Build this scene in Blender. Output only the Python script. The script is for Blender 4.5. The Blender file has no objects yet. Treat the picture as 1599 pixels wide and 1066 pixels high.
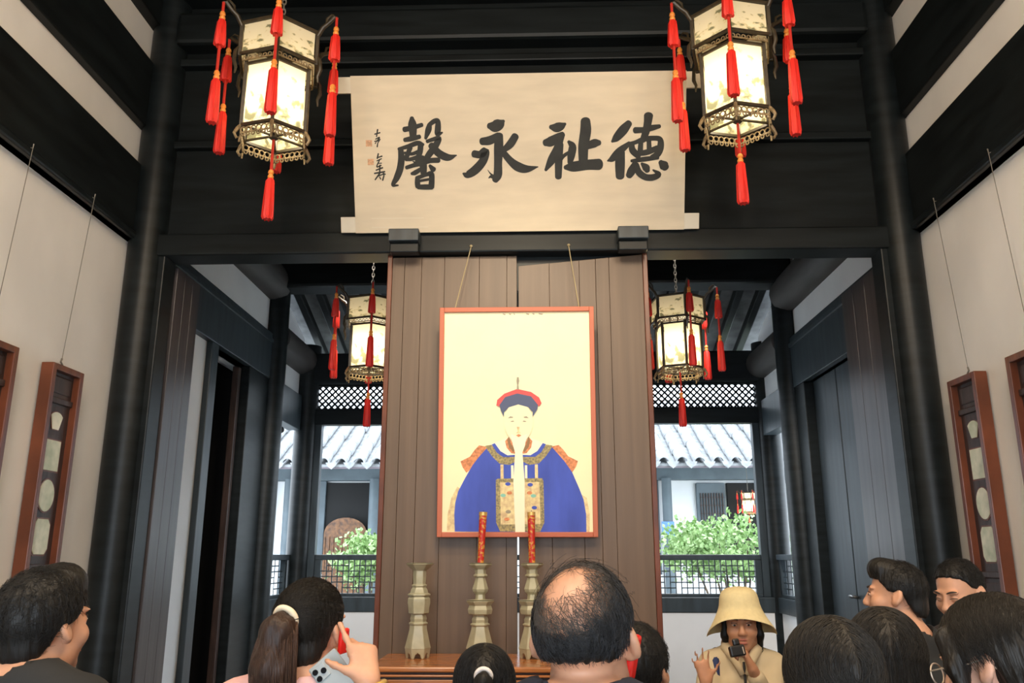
import bpy, bmesh, math, random
import numpy as np
from mathutils import Vector, Matrix
random.seed(7); RNG = np.random.default_rng(7)
PI = math.pi
S = bpy.context.scene; COL = S.collection

# ------------------------------------------------------------------ camera, sky, lights, exposure
FPX = 1300.0; TH = math.atan(334/FPX); PS = math.atan(40.5/FPX*math.cos(TH))
cam_d = bpy.data.cameras.new('camera'); cam = bpy.data.objects.new('camera', cam_d); COL.objects.link(cam)
cam_d.sensor_width = 36.0; cam_d.lens = FPX/1599*36.0; cam_d.clip_start = 0.05; cam_d.clip_end = 300
cam.location = (0, 0, 1.68); cam.rotation_euler = (PI/2+TH, 0, PS)
S.camera = cam
S.view_settings.view_transform = 'Standard'; S.view_settings.look = 'None'
S.view_settings.exposure = 0.0; S.view_settings.gamma = 1.0; S.view_settings.use_curve_mapping = False
S.cycles.max_bounces = 7; S.cycles.diffuse_bounces = 4; S.cycles.transmission_bounces = 4
S.cycles.use_denoising = True; S.cycles.sample_clamp_indirect = 4.0; S.cycles.caustics_reflective = False; S.cycles.caustics_refractive = False
w = bpy.data.worlds.new('sky'); S.world = w; w.use_nodes = True
bg = w.node_tree.nodes['Background']; bg.inputs[0].default_value = (0.80, 0.90, 1.0, 1); bg.inputs[1].default_value = 7.0

def lamp(name, kind, loc, power, color, target=None, size=0.3, spot=1.2, blend=0.8, size_y=None):
    d = bpy.data.lights.new(name, kind); d.energy = power; d.color = color
    if kind == 'AREA':
        d.size = size
        if size_y: d.shape = 'RECTANGLE'; d.size_y = size_y
    else: d.shadow_soft_size = size
    if kind == 'SPOT': d.spot_size = spot; d.spot_blend = blend
    o = bpy.data.objects.new(name, d); COL.objects.link(o); o.location = loc
    if target: o.rotation_euler = (Vector(target)-Vector(loc)).to_track_quat('-Z', 'Y').to_euler()
    return o
WARM = (1.0, 0.80, 0.58)
lamp('hall_lamp', 'AREA', (-1.1, 0.6, 4.9), 95, WARM, (-0.6, 3.6, 1.8), 1.0)
lamp('hall_lamp', 'AREA', (1.1, 0.6, 4.9), 95, WARM, (0.6, 3.6, 1.8), 1.0)
lamp('gallery_fill', 'SPOT', (-1.5, 6.2, 4.75), 620, (1.0, 0.94, 0.88), (-1.7, 9.3, 0.9), 0.15, 0.95, 0.7)  # added fill spot, no visible source; brightens the low gallery wall
lamp('gallery_fill', 'SPOT', (1.4, 6.2, 4.75), 620, (1.0, 0.94, 0.88), (1.6, 9.3, 0.9), 0.15, 0.95, 0.7)  # second added fill spot for the gallery, likewise without a visible source
lamp('picture_spot', 'SPOT', (-0.1, 2.6, 4.75), 260, (1.0, 0.86, 0.62), (-0.1, 5.3, 2.45), 0.12, 0.95, 0.9)
lamp('crowd_spot', 'SPOT', (0.9, 2.5, 5.0), 150, (1.0, 0.74, 0.46), (0.45, 2.1, 1.4), 0.12, 1.3, 0.8)

# ------------------------------------------------------------------ materials
def mat(name, col, rough=0.6, metal=0.0, var=0.0, scale=(8, 8, 8), bump=0.0, spec=0.5, col2=None, coord='Object', sheen=0, detail=4, pos=(0.32, 0.68)):
    m = bpy.data.materials.new(name); m.use_nodes = True; nt = m.node_tree; b = nt.nodes['Principled BSDF']
    b.inputs['Base Color'].default_value = (*col, 1); b.inputs['Roughness'].default_value = rough; b.inputs['Metallic'].default_value = metal
    b.inputs['Specular IOR Level'].default_value = spec
    if var > 0 or bump > 0 or col2:
        tc = nt.nodes.new('ShaderNodeTexCoord'); mp = nt.nodes.new('ShaderNodeMapping'); mp.inputs['Scale'].default_value = scale
        nt.links.new(tc.outputs[coord], mp.inputs[0])
        nz = nt.nodes.new('ShaderNodeTexNoise'); nz.inputs['Scale'].default_value = 1.0; nz.inputs['Detail'].default_value = detail
        nt.links.new(mp.outputs[0], nz.inputs['Vector'])
        rp = nt.nodes.new('ShaderNodeValToRGB'); c2 = col2 or tuple(c*(1-var) for c in col); c1 = col if col2 else tuple(min(1, c*(1+var*0.6)) for c in col)
        rp.color_ramp.elements[0].color = (*c2, 1); rp.color_ramp.elements[1].color = (*c1, 1)
        rp.color_ramp.elements[0].position = pos[0]; rp.color_ramp.elements[1].position = pos[1]
        nt.links.new(nz.outputs[0], rp.inputs[0]); nt.links.new(rp.outputs[0], b.inputs['Base Color'])
        if bump > 0:
            bp = nt.nodes.new('ShaderNodeBump'); bp.inputs['Strength'].default_value = bump; bp.inputs['Distance'].default_value = 0.01
            nt.links.new(nz.outputs[0], bp.inputs['Height']); nt.links.new(bp.outputs[0], b.inputs['Normal'])
    return m
def emit(name, col, st):
    m = bpy.data.materials.new(name); m.use_nodes = True; nt = m.node_tree; nt.nodes.clear()
    e = nt.nodes.new('ShaderNodeEmission'); e.inputs[0].default_value = (*col, 1); e.inputs[1].default_value = st
    o = nt.nodes.new('ShaderNodeOutputMaterial'); nt.links.new(e.outputs[0], o.inputs[0]); return m
def pane_mat(name, sx, seed):
    # painted silk over a lamp: translucent cloth with soft ink blots
    m = bpy.data.materials.new(name); m.use_nodes = True; nt = m.node_tree; nt.nodes.clear(); N = nt.nodes.new; L = nt.links.new
    tc = N('ShaderNodeTexCoord'); mp = N('ShaderNodeMapping'); mp.inputs['Scale'].default_value = (sx, 3.4, 1); mp.inputs['Location'].default_value = (seed, seed*1.7, 0)
    L(tc.outputs['UV'], mp.inputs[0])
    n1 = N('ShaderNodeTexNoise'); n1.inputs['Scale'].default_value = 1.3; n1.inputs['Detail'].default_value = 5; L(mp.outputs[0], n1.inputs['Vector'])
    sp = N('ShaderNodeSeparateXYZ'); L(tc.outputs['UV'], sp.inputs[0])
    hi = N('ShaderNodeMapRange'); hi.inputs[1].default_value = 0.15; hi.inputs[2].default_value = 0.75; hi.inputs[3].default_value = 0.0; hi.inputs[4].default_value = 0.10; L(sp.outputs[1], hi.inputs[0])
    sb = N('ShaderNodeMath'); sb.operation = 'SUBTRACT'; L(n1.outputs[0], sb.inputs[0]); L(hi.outputs[0], sb.inputs[1])
    rp = N('ShaderNodeValToRGB'); rp.color_ramp.elements[0].position = 0.49; rp.color_ramp.elements[0].color = (0.96, 0.88, 0.66, 1)
    rp.color_ramp.elements[1].position = 0.58; rp.color_ramp.elements[1].color = (0.27, 0.27, 0.17, 1)
    e = rp.color_ramp.elements.new(0.52); e.color = (0.84, 0.74, 0.46, 1); L(sb.outputs[0], rp.inputs[0])
    t = N('ShaderNodeBsdfTranslucent'); d = N('ShaderNodeBsdfDiffuse'); mx = N('ShaderNodeMixShader'); mx.inputs[0].default_value = 0.45
    L(rp.outputs[0], t.inputs[0]); L(rp.outputs[0], d.inputs[0]); L(t.outputs[0], mx.inputs[1]); L(d.outputs[0], mx.inputs[2])
    o = N('ShaderNodeOutputMaterial'); L(mx.outputs[0], o.inputs[0]); return m
M = {}
M['plaster'] = mat('plaster', (0.80, 0.76, 0.70), 0.9, var=0.10, scale=(1.6, 1.6, 1.1), bump=0.05)
M['plaster_cool'] = mat('cool_plaster', (0.78, 0.79, 0.80), 0.9, var=0.06, scale=(2, 2, 2))
M['lacquer'] = mat('black_lacquered_wood', (0.008, 0.011, 0.012), 0.40, var=0.5, scale=(3, 3, 20), bump=0.12, spec=0.28)
M['lacquer_h'] = mat('black_lacquered_beam', (0.008, 0.0105, 0.011), 0.45, var=0.5, scale=(2, 2, 14), bump=0.12, spec=0.22)
M['slate'] = mat('slate_painted_wood', (0.030, 0.042, 0.050), 0.42, var=0.35, scale=(14, 14, 2), bump=0.1)
M['brownbeam'] = mat('weathered_brown_beam', (0.055, 0.048, 0.045), 0.6, var=0.35, scale=(10, 2, 10), bump=0.2)
M['leafdoor'] = mat('dark_polished_door', (0.065, 0.055, 0.055), 0.33, var=0.3, scale=(20, 20, 0.8), bump=0.05)
M['panelwood'] = mat('brown_board_wood', (0.140, 0.088, 0.055), 0.45, var=0.16, scale=(22, 22, 0.7), bump=0.08)
M['redwood'] = mat('rosewood', (0.150, 0.042, 0.018), 0.32, var=0.35, scale=(4, 25, 4), bump=0.05)
M['tablewood'] = mat('orange_brown_table_wood', (0.50, 0.18, 0.055), 0.2, var=0.3, scale=(3, 30, 8), bump=0.04)
M['darkwood'] = mat('dark_carved_wood', (0.045, 0.024, 0.018), 0.45, var=0.4, scale=(30, 30, 6), bump=0.3)
M['black'] = mat('dark_interior', (0.006, 0.006, 0.006), 0.8)  # plain black; also painted shade for doorways and side rooms
M['paper'] = mat('aged_scroll_paper', (0.72, 0.61, 0.45), 0.85, var=0.07, scale=(3, 3, 14))
M['roller'] = mat('pale_scroll_roller', (0.78, 0.70, 0.56), 0.7)
M['ink'] = mat('brush_ink', (0.022, 0.022, 0.018), 0.7, var=0.4, scale=(10, 10, 10))
M['seal'] = mat('faded_red_seal', (0.66, 0.38, 0.22), 0.8, var=0.3, scale=(90, 90, 90))
M['frame_red'] = mat('red_orange_frame', (0.50, 0.13, 0.06), 0.45)
M['cream'] = mat('cream_painting_silk', (0.92, 0.86, 0.56), 0.7, var=0.03, scale=(3, 3, 3))
M['pblue'] = mat('painted_blue_robe', (0.06, 0.10, 0.50), 0.7, var=0.25, scale=(7, 7, 2))
M['pnavy'] = mat('painted_slate_cap', (0.09, 0.11, 0.20), 0.7)
M['pred'] = mat('painted_red_trim', (0.70, 0.10, 0.10), 0.7)
M['porange'] = mat('painted_orange_cape', (0.70, 0.27, 0.12), 0.7, var=0.4, scale=(60, 60, 60))
M['pgold'] = mat('painted_gold_collar', (0.50, 0.40, 0.16), 0.7, col2=(0.16, 0.14, 0.10), scale=(80, 80, 80))
M['pbadge'] = mat('painted_badge', (0.85, 0.72, 0.38), 0.7, col2=(0.60, 0.42, 0.24), scale=(40, 40, 40))
M['pskin'] = mat('painted_face', (0.92, 0.83, 0.56), 0.7)
M['pwhite'] = mat('painted_beard', (0.93, 0.88, 0.66), 0.7)
M['pbrown'] = mat('painted_fur_collar', (0.30, 0.17, 0.08), 0.7)
M['pgrey'] = mat('painted_feature_ink', (0.34, 0.30, 0.22), 0.7)
M['pteal'] = mat('painted_teal', (0.25, 0.55, 0.45), 0.7)
M['celadon'] = mat('celadon_glaze', (0.42, 0.39, 0.26), 0.28, var=0.12, scale=(20, 20, 20))
M['candle'] = mat('red_candle_with_gilding', (0.60, 0.30, 0.05), 0.4, col2=(0.50, 0.022, 0.012), scale=(50, 50, 60), detail=1, pos=(0.50, 0.60))
M['gold'] = mat('gilding', (0.72, 0.46, 0.14), 0.35, 0.6)
M['marble'] = mat('pale_dream_stone', (0.86, 0.83, 0.66), 0.4, col2=(0.46, 0.52, 0.36), scale=(9, 9, 9))
M['wire'] = mat('hanging_wire', (0.20, 0.18, 0.15), 0.5, 0.3)
M['string'] = mat('tan_string', (0.40, 0.32, 0.18), 0.8)
M['lanframe'] = mat('lantern_dark_wood', (0.045, 0.032, 0.016), 0.4, var=0.4, scale=(30, 30, 30))
M['lancarve'] = mat('lantern_gilt_carving', (0.30, 0.21, 0.10), 0.5, var=0.5, scale=(50, 50, 50), bump=0.4)
M['tassel'] = mat('red_silk_tassel', (0.80, 0.022, 0.012), 0.55, var=0.25, scale=(160, 160, 6), bump=0.5)
M['cord'] = mat('dark_red_cord', (0.50, 0.02, 0.01), 0.6)
M['bead'] = mat('orange_bead', (0.80, 0.28, 0.05), 0.4)
M['bulb'] = emit('bulb_glow', (1.0, 0.82, 0.5), 12)
M['tile'] = mat('grey_roof_tile', (0.27, 0.28, 0.29), 0.85, var=0.3, scale=(9, 9, 9))
M['eave'] = mat('mauve_eave_board', (0.24, 0.20, 0.23), 0.8)
M['stone'] = mat('courtyard_stone', (0.42, 0.42, 0.40), 0.9, var=0.2, scale=(2, 2, 2))
M['floor'] = mat('grey_brick_floor', (0.12, 0.11, 0.10), 0.6, var=0.2, scale=(3, 3, 3))
M['leaf'] = mat('shrub_leaf', (0.34, 0.48, 0.20), 0.55, col2=(0.20, 0.34, 0.11), scale=(7, 7, 7))
M['stem'] = mat('shrub_stem', (0.12, 0.08, 0.05), 0.8)
M['facade'] = mat('bluegrey_facade_wood', (0.10, 0.13, 0.15), 0.6, var=0.2, scale=(3, 3, 3))
M['screenwood'] = mat('warm_carved_screen', (0.20, 0.085, 0.028), 0.4, col2=(0.06, 0.025, 0.01), scale=(16, 16, 16), bump=0.4)
M['brickboard'] = mat('grey_roof_board', (0.16, 0.165, 0.17), 0.85, var=0.35, scale=(6, 6, 6))
M['metal'] = mat('dull_metal', (0.35, 0.35, 0.35), 0.4, 0.8)
M['blueplaque'] = mat('blue_plaque', (0.10, 0.22, 0.55), 0.6)

# ------------------------------------------------------------------ mesh helpers
class MB:
    def __init__(s): s.v = []; s.f = []; s.m = []; s.uv = {}
    def add(s, vs, fs, mi=0):
        o = len(s.v); s.v += [tuple(p) for p in vs]
        for f in fs: s.f.append(tuple(i+o for i in f)); s.m.append(mi)
        return s
    def box(s, x0, x1, y0, y1, z0, z1, mi=0, rz=0, c=None):
        vs = [(x, y, z) for z in (z0, z1) for y in (y0, y1) for x in (x0, x1)]
        if rz:
            cx, cy = c or ((x0+x1)/2, (y0+y1)/2)
            vs = [(cx+(x-cx)*math.cos(rz)-(y-cy)*math.sin(rz), cy+(x-cx)*math.sin(rz)+(y-cy)*math.cos(rz), z) for x, y, z in vs]
        return s.add(vs, [(0, 2, 3, 1), (4, 5, 7, 6), (0, 1, 5, 4), (2, 6, 7, 3), (0, 4, 6, 2), (1, 3, 7, 5)], mi)
    def tube(s, pts, r, n=8, mi=0, caps=True):
        pts = [Vector(p) for p in pts]; rs = r if isinstance(r, (list, tuple)) else [r]*len(pts)
        rings = []; up = Vector((0, 0, 1)); prev = None
        for i, p in enumerate(pts):
            t = (pts[min(i+1, len(pts)-1)]-pts[max(i-1, 0)])
            t = t.normalized() if t.length > 1e-9 else Vector((0, 0, 1))
            if prev is None:
                a = Vector((1, 0, 0)) if abs(t.z) > 0.9 else up
                x = t.cross(a).normalized()
            else: x = (prev-t*prev.dot(t)).normalized()
            prev = x; y = t.cross(x)
            rings.append([p+(x*math.cos(2*PI*k/n)+y*math.sin(2*PI*k/n))*rs[i] for k in range(n)])
        vs = [q for rg in rings for q in rg]; fs = []
        for i in range(len(pts)-1):
            for k in range(n): fs.append((i*n+k, i*n+(k+1) % n, (i+1)*n+(k+1) % n, (i+1)*n+k))
        if caps: fs.append(tuple(range(n-1, -1, -1))); fs.append(tuple((len(pts)-1)*n+k for k in range(n)))
        return s.add(vs, fs, mi)
    def bar(s, p0, p1, w, h, mi=0):   # rectangular bar along p0-p1
        p0, p1 = Vector(p0), Vector(p1); t = (p1-p0).normalized(); a = Vector((0, 0, 1)) if abs(t.z) < 0.95 else Vector((0, 1, 0))
        x = t.cross(a).normalized(); y = x.cross(t)
        vs = [p+x*sx*w/2+y*sy*h/2 for p in (p0, p1) for sx, sy in ((-1, -1), (1, -1), (1, 1), (-1, 1))]
        return s.add(vs, [(0, 1, 2, 3)[::-1], (4, 5, 6, 7), (0, 1, 5, 4), (1, 2, 6, 5), (2, 3, 7, 6), (3, 0, 4, 7)], mi)
    def lathe(s, prof, n=24, c=(0, 0, 0), a0=0, mi=0, caps=True, sq=None):
        vs = []; fs = []; N = len(prof)
        for r, z in prof:
            for k in range(n):
                a = a0+2*PI*k/n; vs.append((c[0]+r*math.cos(a), c[1]+r*math.sin(a), c[2]+z))
        for i in range(N-1):
            for k in range(n): fs.append((i*n+k, i*n+(k+1) % n, (i+1)*n+(k+1) % n, (i+1)*n+k))
        if caps: fs.append(tuple(range(n-1, -1, -1))); fs.append(tuple((N-1)*n+k for k in range(n)))
        return s.add(vs, fs, mi)
    def prism(s, poly, fn, d0, d1, mi=0):   # poly of 2-D points, fn(a,b,d)->3-D
        n = len(poly); vs = [fn(a, b, d0) for a, b in poly]+[fn(a, b, d1) for a, b in poly]
        fs = [tuple(range(n-1, -1, -1)), tuple(range(n, 2*n))]+[(k, (k+1) % n, n+(k+1) % n, n+k) for k in range(n)]
        return s.add(vs, fs, mi)
    def build(s, name, mats, parent=None, smooth=False, bevel=0.0, uv=None, fix=True):
        me = bpy.data.meshes.new(name); me.from_pydata(s.v, [], s.f)
        for m in (mats if isinstance(mats, (list, tuple)) else [mats]): me.materials.append(m)
        if any(s.m): me.polygons.foreach_set('material_index', s.m)
        if fix:
            bm = bmesh.new(); bm.from_mesh(me); bmesh.ops.recalc_face_normals(bm, faces=bm.faces); bm.to_mesh(me); bm.free()
        if uv:
            l = me.uv_layers.new(name='UVMap')
            for lp in me.loops: l.data[lp.index].uv = uv[lp.vertex_index]
        if smooth is True: me.polygons.foreach_set('use_smooth', [True]*len(me.polygons))
        elif smooth:
            me.polygons.foreach_set('use_smooth', [True]*len(me.polygons)); me.set_sharp_from_angle(angle=smooth)
        return link(name, me, parent, bevel)
def link(name, me, parent=None, bevel=0.0):
    o = bpy.data.objects.new(name, me); COL.objects.link(o)
    if parent: o.parent = parent
    if bevel:
        b = o.modifiers.new('bevel', 'BEVEL'); b.width = bevel; b.segments = 2; b.limit_method = 'ANGLE'
    return o
def tag(o, label, cat, group=None):
    o['label'] = label; o['category'] = cat
    if group: o['group'] = group
    return o
def thing(name, label, cat, loc=(0, 0, 0), rz=0, group=None):
    o = bpy.data.objects.new(name, None); COL.objects.link(o); o.location = loc; o.rotation_euler = (0, 0, rz); o.empty_display_size = 0.1
    return tag(o, label, cat, group)
def struct(o, kind='structure'): o['kind'] = kind; return o
def copy_tree(o, parent=None):
    c = o.copy(); COL.objects.link(c)
    if parent: c.parent = parent
    for ch in list(o.children): copy_tree(ch, c)
    return c
def sbox(name, m, *b, bevel=0.006, parent=None):
    o = MB().box(*b).build(name, m, parent, bevel=bevel)
    return o if parent else struct(o)
def piece(me_name, me, parent, loc=(0, 0, 0), rz=0):
    o = bpy.data.objects.new(me_name, me); COL.objects.link(o); o.parent = parent; o.location = loc; o.rotation_euler = (0, 0, rz); return o

# ------------------------------------------------------------------ hall shell
XL, XR, P, Q = -2.78, 2.55, 5.3, 9.6
sbox('floor', M['floor'], -3.2, 3.2, -2.6, 9.75, -0.12, 0.0, bevel=0)
sbox('wall_left', M['plaster'], XL-0.2, XL, -2.6, P+0.13, 0, 6.1, bevel=0)
sbox('wall_right', M['plaster'], XR, XR+0.2, -2.6, P+0.13, 0, 6.1, bevel=0)
sbox('ceiling', M['lacquer_h'], XL-0.3, XR+0.3, -2.7, P+0.2, 6.0, 6.15, bevel=0)
# side-wall beams (dark, proud of the plaster)
tn = [0]
def trim(m, *b, bevel=0.008):
    tn[0] += 1; return sbox('trim_%d' % tn[0], m, *b, bevel=bevel)
for z0, z1, d in ((3.75, 4.30, 0.06), (4.59, 5.09, 0.06), (5.39, 6.0, 0.08)):
    trim(M['lacquer_h'], XL-0.02, XL+d, -2.5, P-0.05, z0, z1)
    trim(M['lacquer_h'], XR-d, XR+0.02, -2.5, P-0.05, z0, z1)
# thin mouldings under the lowest beams
for x0, x1 in ((XL-0.01, XL+0.085), (XR-0.085, XR+0.01)):
    trim(M['lacquer'], x0, x1, -2.5, P-0.05, 3.75, 3.80, bevel=0.012)
# back partition above the opening
sbox('wall_back', M['lacquer_h'], XL, XR, P+0.02, P+0.14, 3.65, 6.0, bevel=0)
trim(M['lacquer_h'], XL+0.2, XR-0.2, P-0.07, P+0.06, 3.645, 3.80, bevel=0.012)     # lintel
trim(M['lacquer_h'], XL+0.2, XR-0.2, P-0.03, P+0.06, 4.46, 4.52, bevel=0.01)
trim(M['lacquer_h'], XL+0.2, XR-0.2, P-0.05, P+0.06, 5.10, 5.16, bevel=0.01)
trim(M['lacquer_h'], XL+0.2, XR-0.2, P-0.12, P+0.06, 5.24, 5.50, bevel=0.03)
trim(M['lacquer_h'], XL+0.2, XR-0.2, P-0.20, P+0.06, 5.62, 5.98, bevel=0.03)
# corner columns, with the light-worn jamb strips beside them
def column(x, y, r, z1, m=M['lacquer'], z0=0.0):
    tn[0] += 1
    o = MB().lathe([(r*1.02, z0), (r, z0+0.5), (r, z1-0.4), (r*0.95, z1)], 28, (x, y, 0)).build('trim_%d' % tn[0], m, smooth=0.6); return struct(o)
column(XL+0.115, P, 0.125, 6.0); column(XR-0.115, P, 0.125, 6.0)
trim(M['lacquer'], XL+0.20, XL+0.27, P-0.05, P+0.12, 0, 3.65); trim(M['lacquer'], XR-0.27, XR-0.20, P-0.05, P+0.12, 0, 3.65)
# front of the hall behind the viewer: lintel and unseen side panels, added to narrow the opening and limit daylight
sbox('wall_front', M['plaster'], XL, XR, -2.7, -2.5, 3.4, 6.1, bevel=0)
trim(M['lacquer'], XL, -1.6, -2.7, -2.4, 0, 3.4); trim(M['lacquer'], 1.4, XR, -2.7, -2.4, 0, 3.4)

# ------------------------------------------------------------------ central door leaves of boards
def door_leaf(name, seams, zt_l, zt_r):
    root = bpy.data.objects.new(name, None); COL.objects.link(root); root.location = (seams[0], P, 0); struct(root)
    x0 = seams[0]; X1 = seams[-1]
    for i, (a, b) in enumerate(zip(seams[:-1], seams[1:])):
        dy = 0.0012*((i*7) % 3)
        zl = zt_l+(zt_r-zt_l)*(a-x0)/(X1-x0); zr = zt_l+(zt_r-zt_l)*(b-x0)/(X1-x0)
        mb = MB(); g = 0.0011
        xs = (a-x0+g, b-x0-g)
        vs = [(xs[0], dy, 0.02), (xs[1], dy, 0.02), (xs[1], dy, zr), (xs[0], dy, zl), (xs[0], 0.035, 0.02), (xs[1], 0.035, 0.02), (xs[1], 0.035, zr), (xs[0], 0.035, zl)]
        mb.add(vs, [(0, 1, 2, 3), (4, 7, 6, 5), (0, 4, 5, 1), (3, 2, 6, 7), (0, 3, 7, 4), (1, 5, 6, 2)])
        mb.build('plank', M['panelwood'], root, bevel=0.0012)
    MB().box(0, X1-x0, 0.03, 0.05, 0.02, min(zt_l, zt_r)-0.02).build('backing_board', M['panelwood'], root)
    return root
door_leaf('door_1', [-0.968, -0.885, -0.77, -0.615, -0.38, -0.195, -0.128], 3.635, 3.64)
door_leaf('door_2', [-0.117, 0.09, 0.29, 0.40, 0.49, 0.715], 3.565, 3.64)
for x0, x1 in ((-1.0, -0.968), (0.715, 0.748)):
    trim(M['redwood'], x0, x1, P-0.01, P+0.06, 0, 3.65, bevel=0.004)
trim(M['lacquer'], -0.97, 0.715, P+0.045, P+0.07, 3.40, 3.66)

# ------------------------------------------------------------------ gallery behind the partition
XLg, XRg = XL, 2.62
def gallery(side):
    # x(d): d metres in from the plaster face
    L = side < 0; X = XLg if L else XRg; s = 1 if L else -1
    def bx(m, d0, d1, y0, y1, z0, z1, bevel=0.006, wall=False):
        a, b = X+s*d0, X+s*d1
        return trim(m, min(a, b), max(a, b), y0, y1, z0, z1, bevel=bevel)
    lz = 3.43 if L else 3.30; l1 = 3.90 if L else 3.81; w1 = 4.27 if L else 4.10; b1 = w1+0.38
    nm = 'wall_left' if L else 'wall_right'
    def plaster(y0, y1, z0, z1):
        a, b = X, X-s*0.2; return struct(MB().box(min(a, b), max(a, b), y0, y1, z0, z1).build(nm, M['plaster_cool']))
    j0, j1, o1 = (6.73, 6.88, 7.68) if L else (6.5, 6.72, 7.95)
    plaster(P+0.13, j0+0.05, 0, lz); plaster(P+0.13, 8.4, lz, 5.7)
    bx(M['slate'], -0.12, 0.05, j0, j1, 0, lz)
    bx(M['slate'], -0.10, 0.06, P+0.13, 8.25, lz, l1)
    bx(M['slate'], 0.05, 0.075, P+0.2, 8.25, l1-0.10, l1-0.06, bevel=0.004)
    tn[0] += 1
    struct(MB().tube([(X+s*0.02, P+0.13, (w1+b1)/2), (X+s*0.02, 8.3, (w1+b1)/2)], 0.19, 18).build('trim_%d' % tn[0], M['brownbeam'], smooth=0.6))
    bx(M['lacquer'], -0.12, 0.05, o1, 8.25, 0, lz)
    column(X+s*0.05, 8.36, 0.125, 4.75)
    # second bay, open above a balustrade
    lb0 = 3.08 if L else 3.0
    bx(M['slate'], -0.10, 0.05, 8.45, Q-0.1, lb0, lb0+0.40)
    plaster(8.45, Q-0.1, lb0+0.40, lb0+0.66)
    tn[0] += 1; zc = lb0+0.66+0.17
    struct(MB().tube([(X+s*0.02, 8.42, zc), (X+s*0.02, Q-0.05, zc)], 0.17, 18).build('trim_%d' % tn[0], M['brownbeam'], smooth=0.6))
    zt = lambda y: 4.60-0.31*(y-8.3)
    z0 = lb0+0.95
    mb = MB(); mb.prism([(8.45, z0), (Q, z0), (Q, zt(Q)), (8.45, zt(8.45))], lambda a, b, d: (d, a, b), X-s*0.15, X)
    struct(mb.build(nm, M['plaster_cool']))
    plaster(8.45, Q-0.1, 0, 1.08)
    bx(M['slate'], -0.10, 0.03, 8.47, Q-0.1, 1.08, 1.24)
    bx(M['slate'], -0.08, 0.02, 8.47, Q-0.1, 1.63, 1.69)
    return X, s
gallery(-1); gallery(1)
# side rooms behind the gallery's side walls, their shade painted as near-black surfaces
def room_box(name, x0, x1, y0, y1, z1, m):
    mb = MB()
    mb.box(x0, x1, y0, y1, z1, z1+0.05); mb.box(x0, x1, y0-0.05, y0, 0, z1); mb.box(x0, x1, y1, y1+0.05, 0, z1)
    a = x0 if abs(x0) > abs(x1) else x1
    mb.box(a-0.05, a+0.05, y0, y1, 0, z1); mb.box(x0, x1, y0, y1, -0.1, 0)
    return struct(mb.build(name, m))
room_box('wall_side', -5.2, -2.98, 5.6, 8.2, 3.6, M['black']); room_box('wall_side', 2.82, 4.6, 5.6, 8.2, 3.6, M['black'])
# ajar leaf within the left doorway
o = struct(MB().box(-2.86, -2.80, 7.58, 7.64, 0, 3.40).build('door_5', M['darkwood'], bevel=0.004))
# closed leaf of the right doorway with its small pull
d6 = bpy.data.objects.new('door_6', None); COL.objects.link(d6); struct(d6)
MB().box(2.66, 2.71, 6.72, 7.33, 0.02, 3.30).build('panel', M['slate'], d6, bevel=0.006)
MB().box(2.66, 2.71, 7.35, 7.95, 0.02, 3.30).build('panel', M['slate'], d6, bevel=0.006)
hb = MB().tube([(2.655, 7.30, 1.34), (2.62, 7.30, 1.35), (2.62, 7.40, 1.35), (2.655, 7.40, 1.34)], 0.012, 8); hb.build('door_handle', M['metal'], d6, smooth=True)
# tall leaves of the partition swung back into the gallery
def swung(name, x, y1, top, dx):
    r = bpy.data.objects.new(name, None); COL.objects.link(r); struct(r)
    n = 3; ys = np.linspace(P+0.14, y1, n+1)
    for i in range(n):
        MB().box(x, x+dx, ys[i]+0.002, ys[i+1]-0.002, 0.03, top).build('plank', M['leafdoor'], r, bevel=0.003)
    a, b = (x-0.02, x) if dx < 0 else (x+dx, x+dx+0.02)
    return r
swung('door_3', -2.50, 5.84, 3.63, -0.05)
swung('door_4', 2.31, 6.10, 3.585, 0.05)
# cross beam, rafters and boards of the gallery roof
trim(M['lacquer'], XLg, XRg, 8.15, 8.45, 4.38, 4.80, bevel=0.03)
trim(M['lacquer'], XLg, XRg, 6.3, 6.6, 4.94, 5.3, bevel=0.05)
struct(MB().add([(XLg-0.4, P, 5.68), (XRg+0.4, P, 5.68), (XRg+0.4, 10.6, 4.04), (XLg-0.4, 10.6, 4.04), (XLg-0.4, P, 5.78), (XRg+0.4, P, 5.78), (XRg+0.4, 10.6, 4.14), (XLg-0.4, 10.6, 4.14)],
    [(0, 3, 2, 1), (4, 5, 6, 7), (0, 1, 5, 4), (2, 3, 7, 6), (1, 2, 6, 5), (0, 4, 7, 3)]).build('ceiling', M['brickboard']))
rf = bpy.data.objects.new('ceiling_rafters', None); COL.objects.link(rf); rf.name = 'trim_70'; struct(rf)
rme = None
for k in range(22):
    x = XLg+0.12+k*0.245
    if rme is None:
        o = MB().bar((0, P+0.2, 5.565), (0, 10.55, 3.98), 0.085, 0.10).build('rafter', M['lacquer'], rf, bevel=0.01); rme = o.data; o.location.x = x
    else:
        o2 = o.copy(); COL.objects.link(o2); o2.location.x = x
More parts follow.
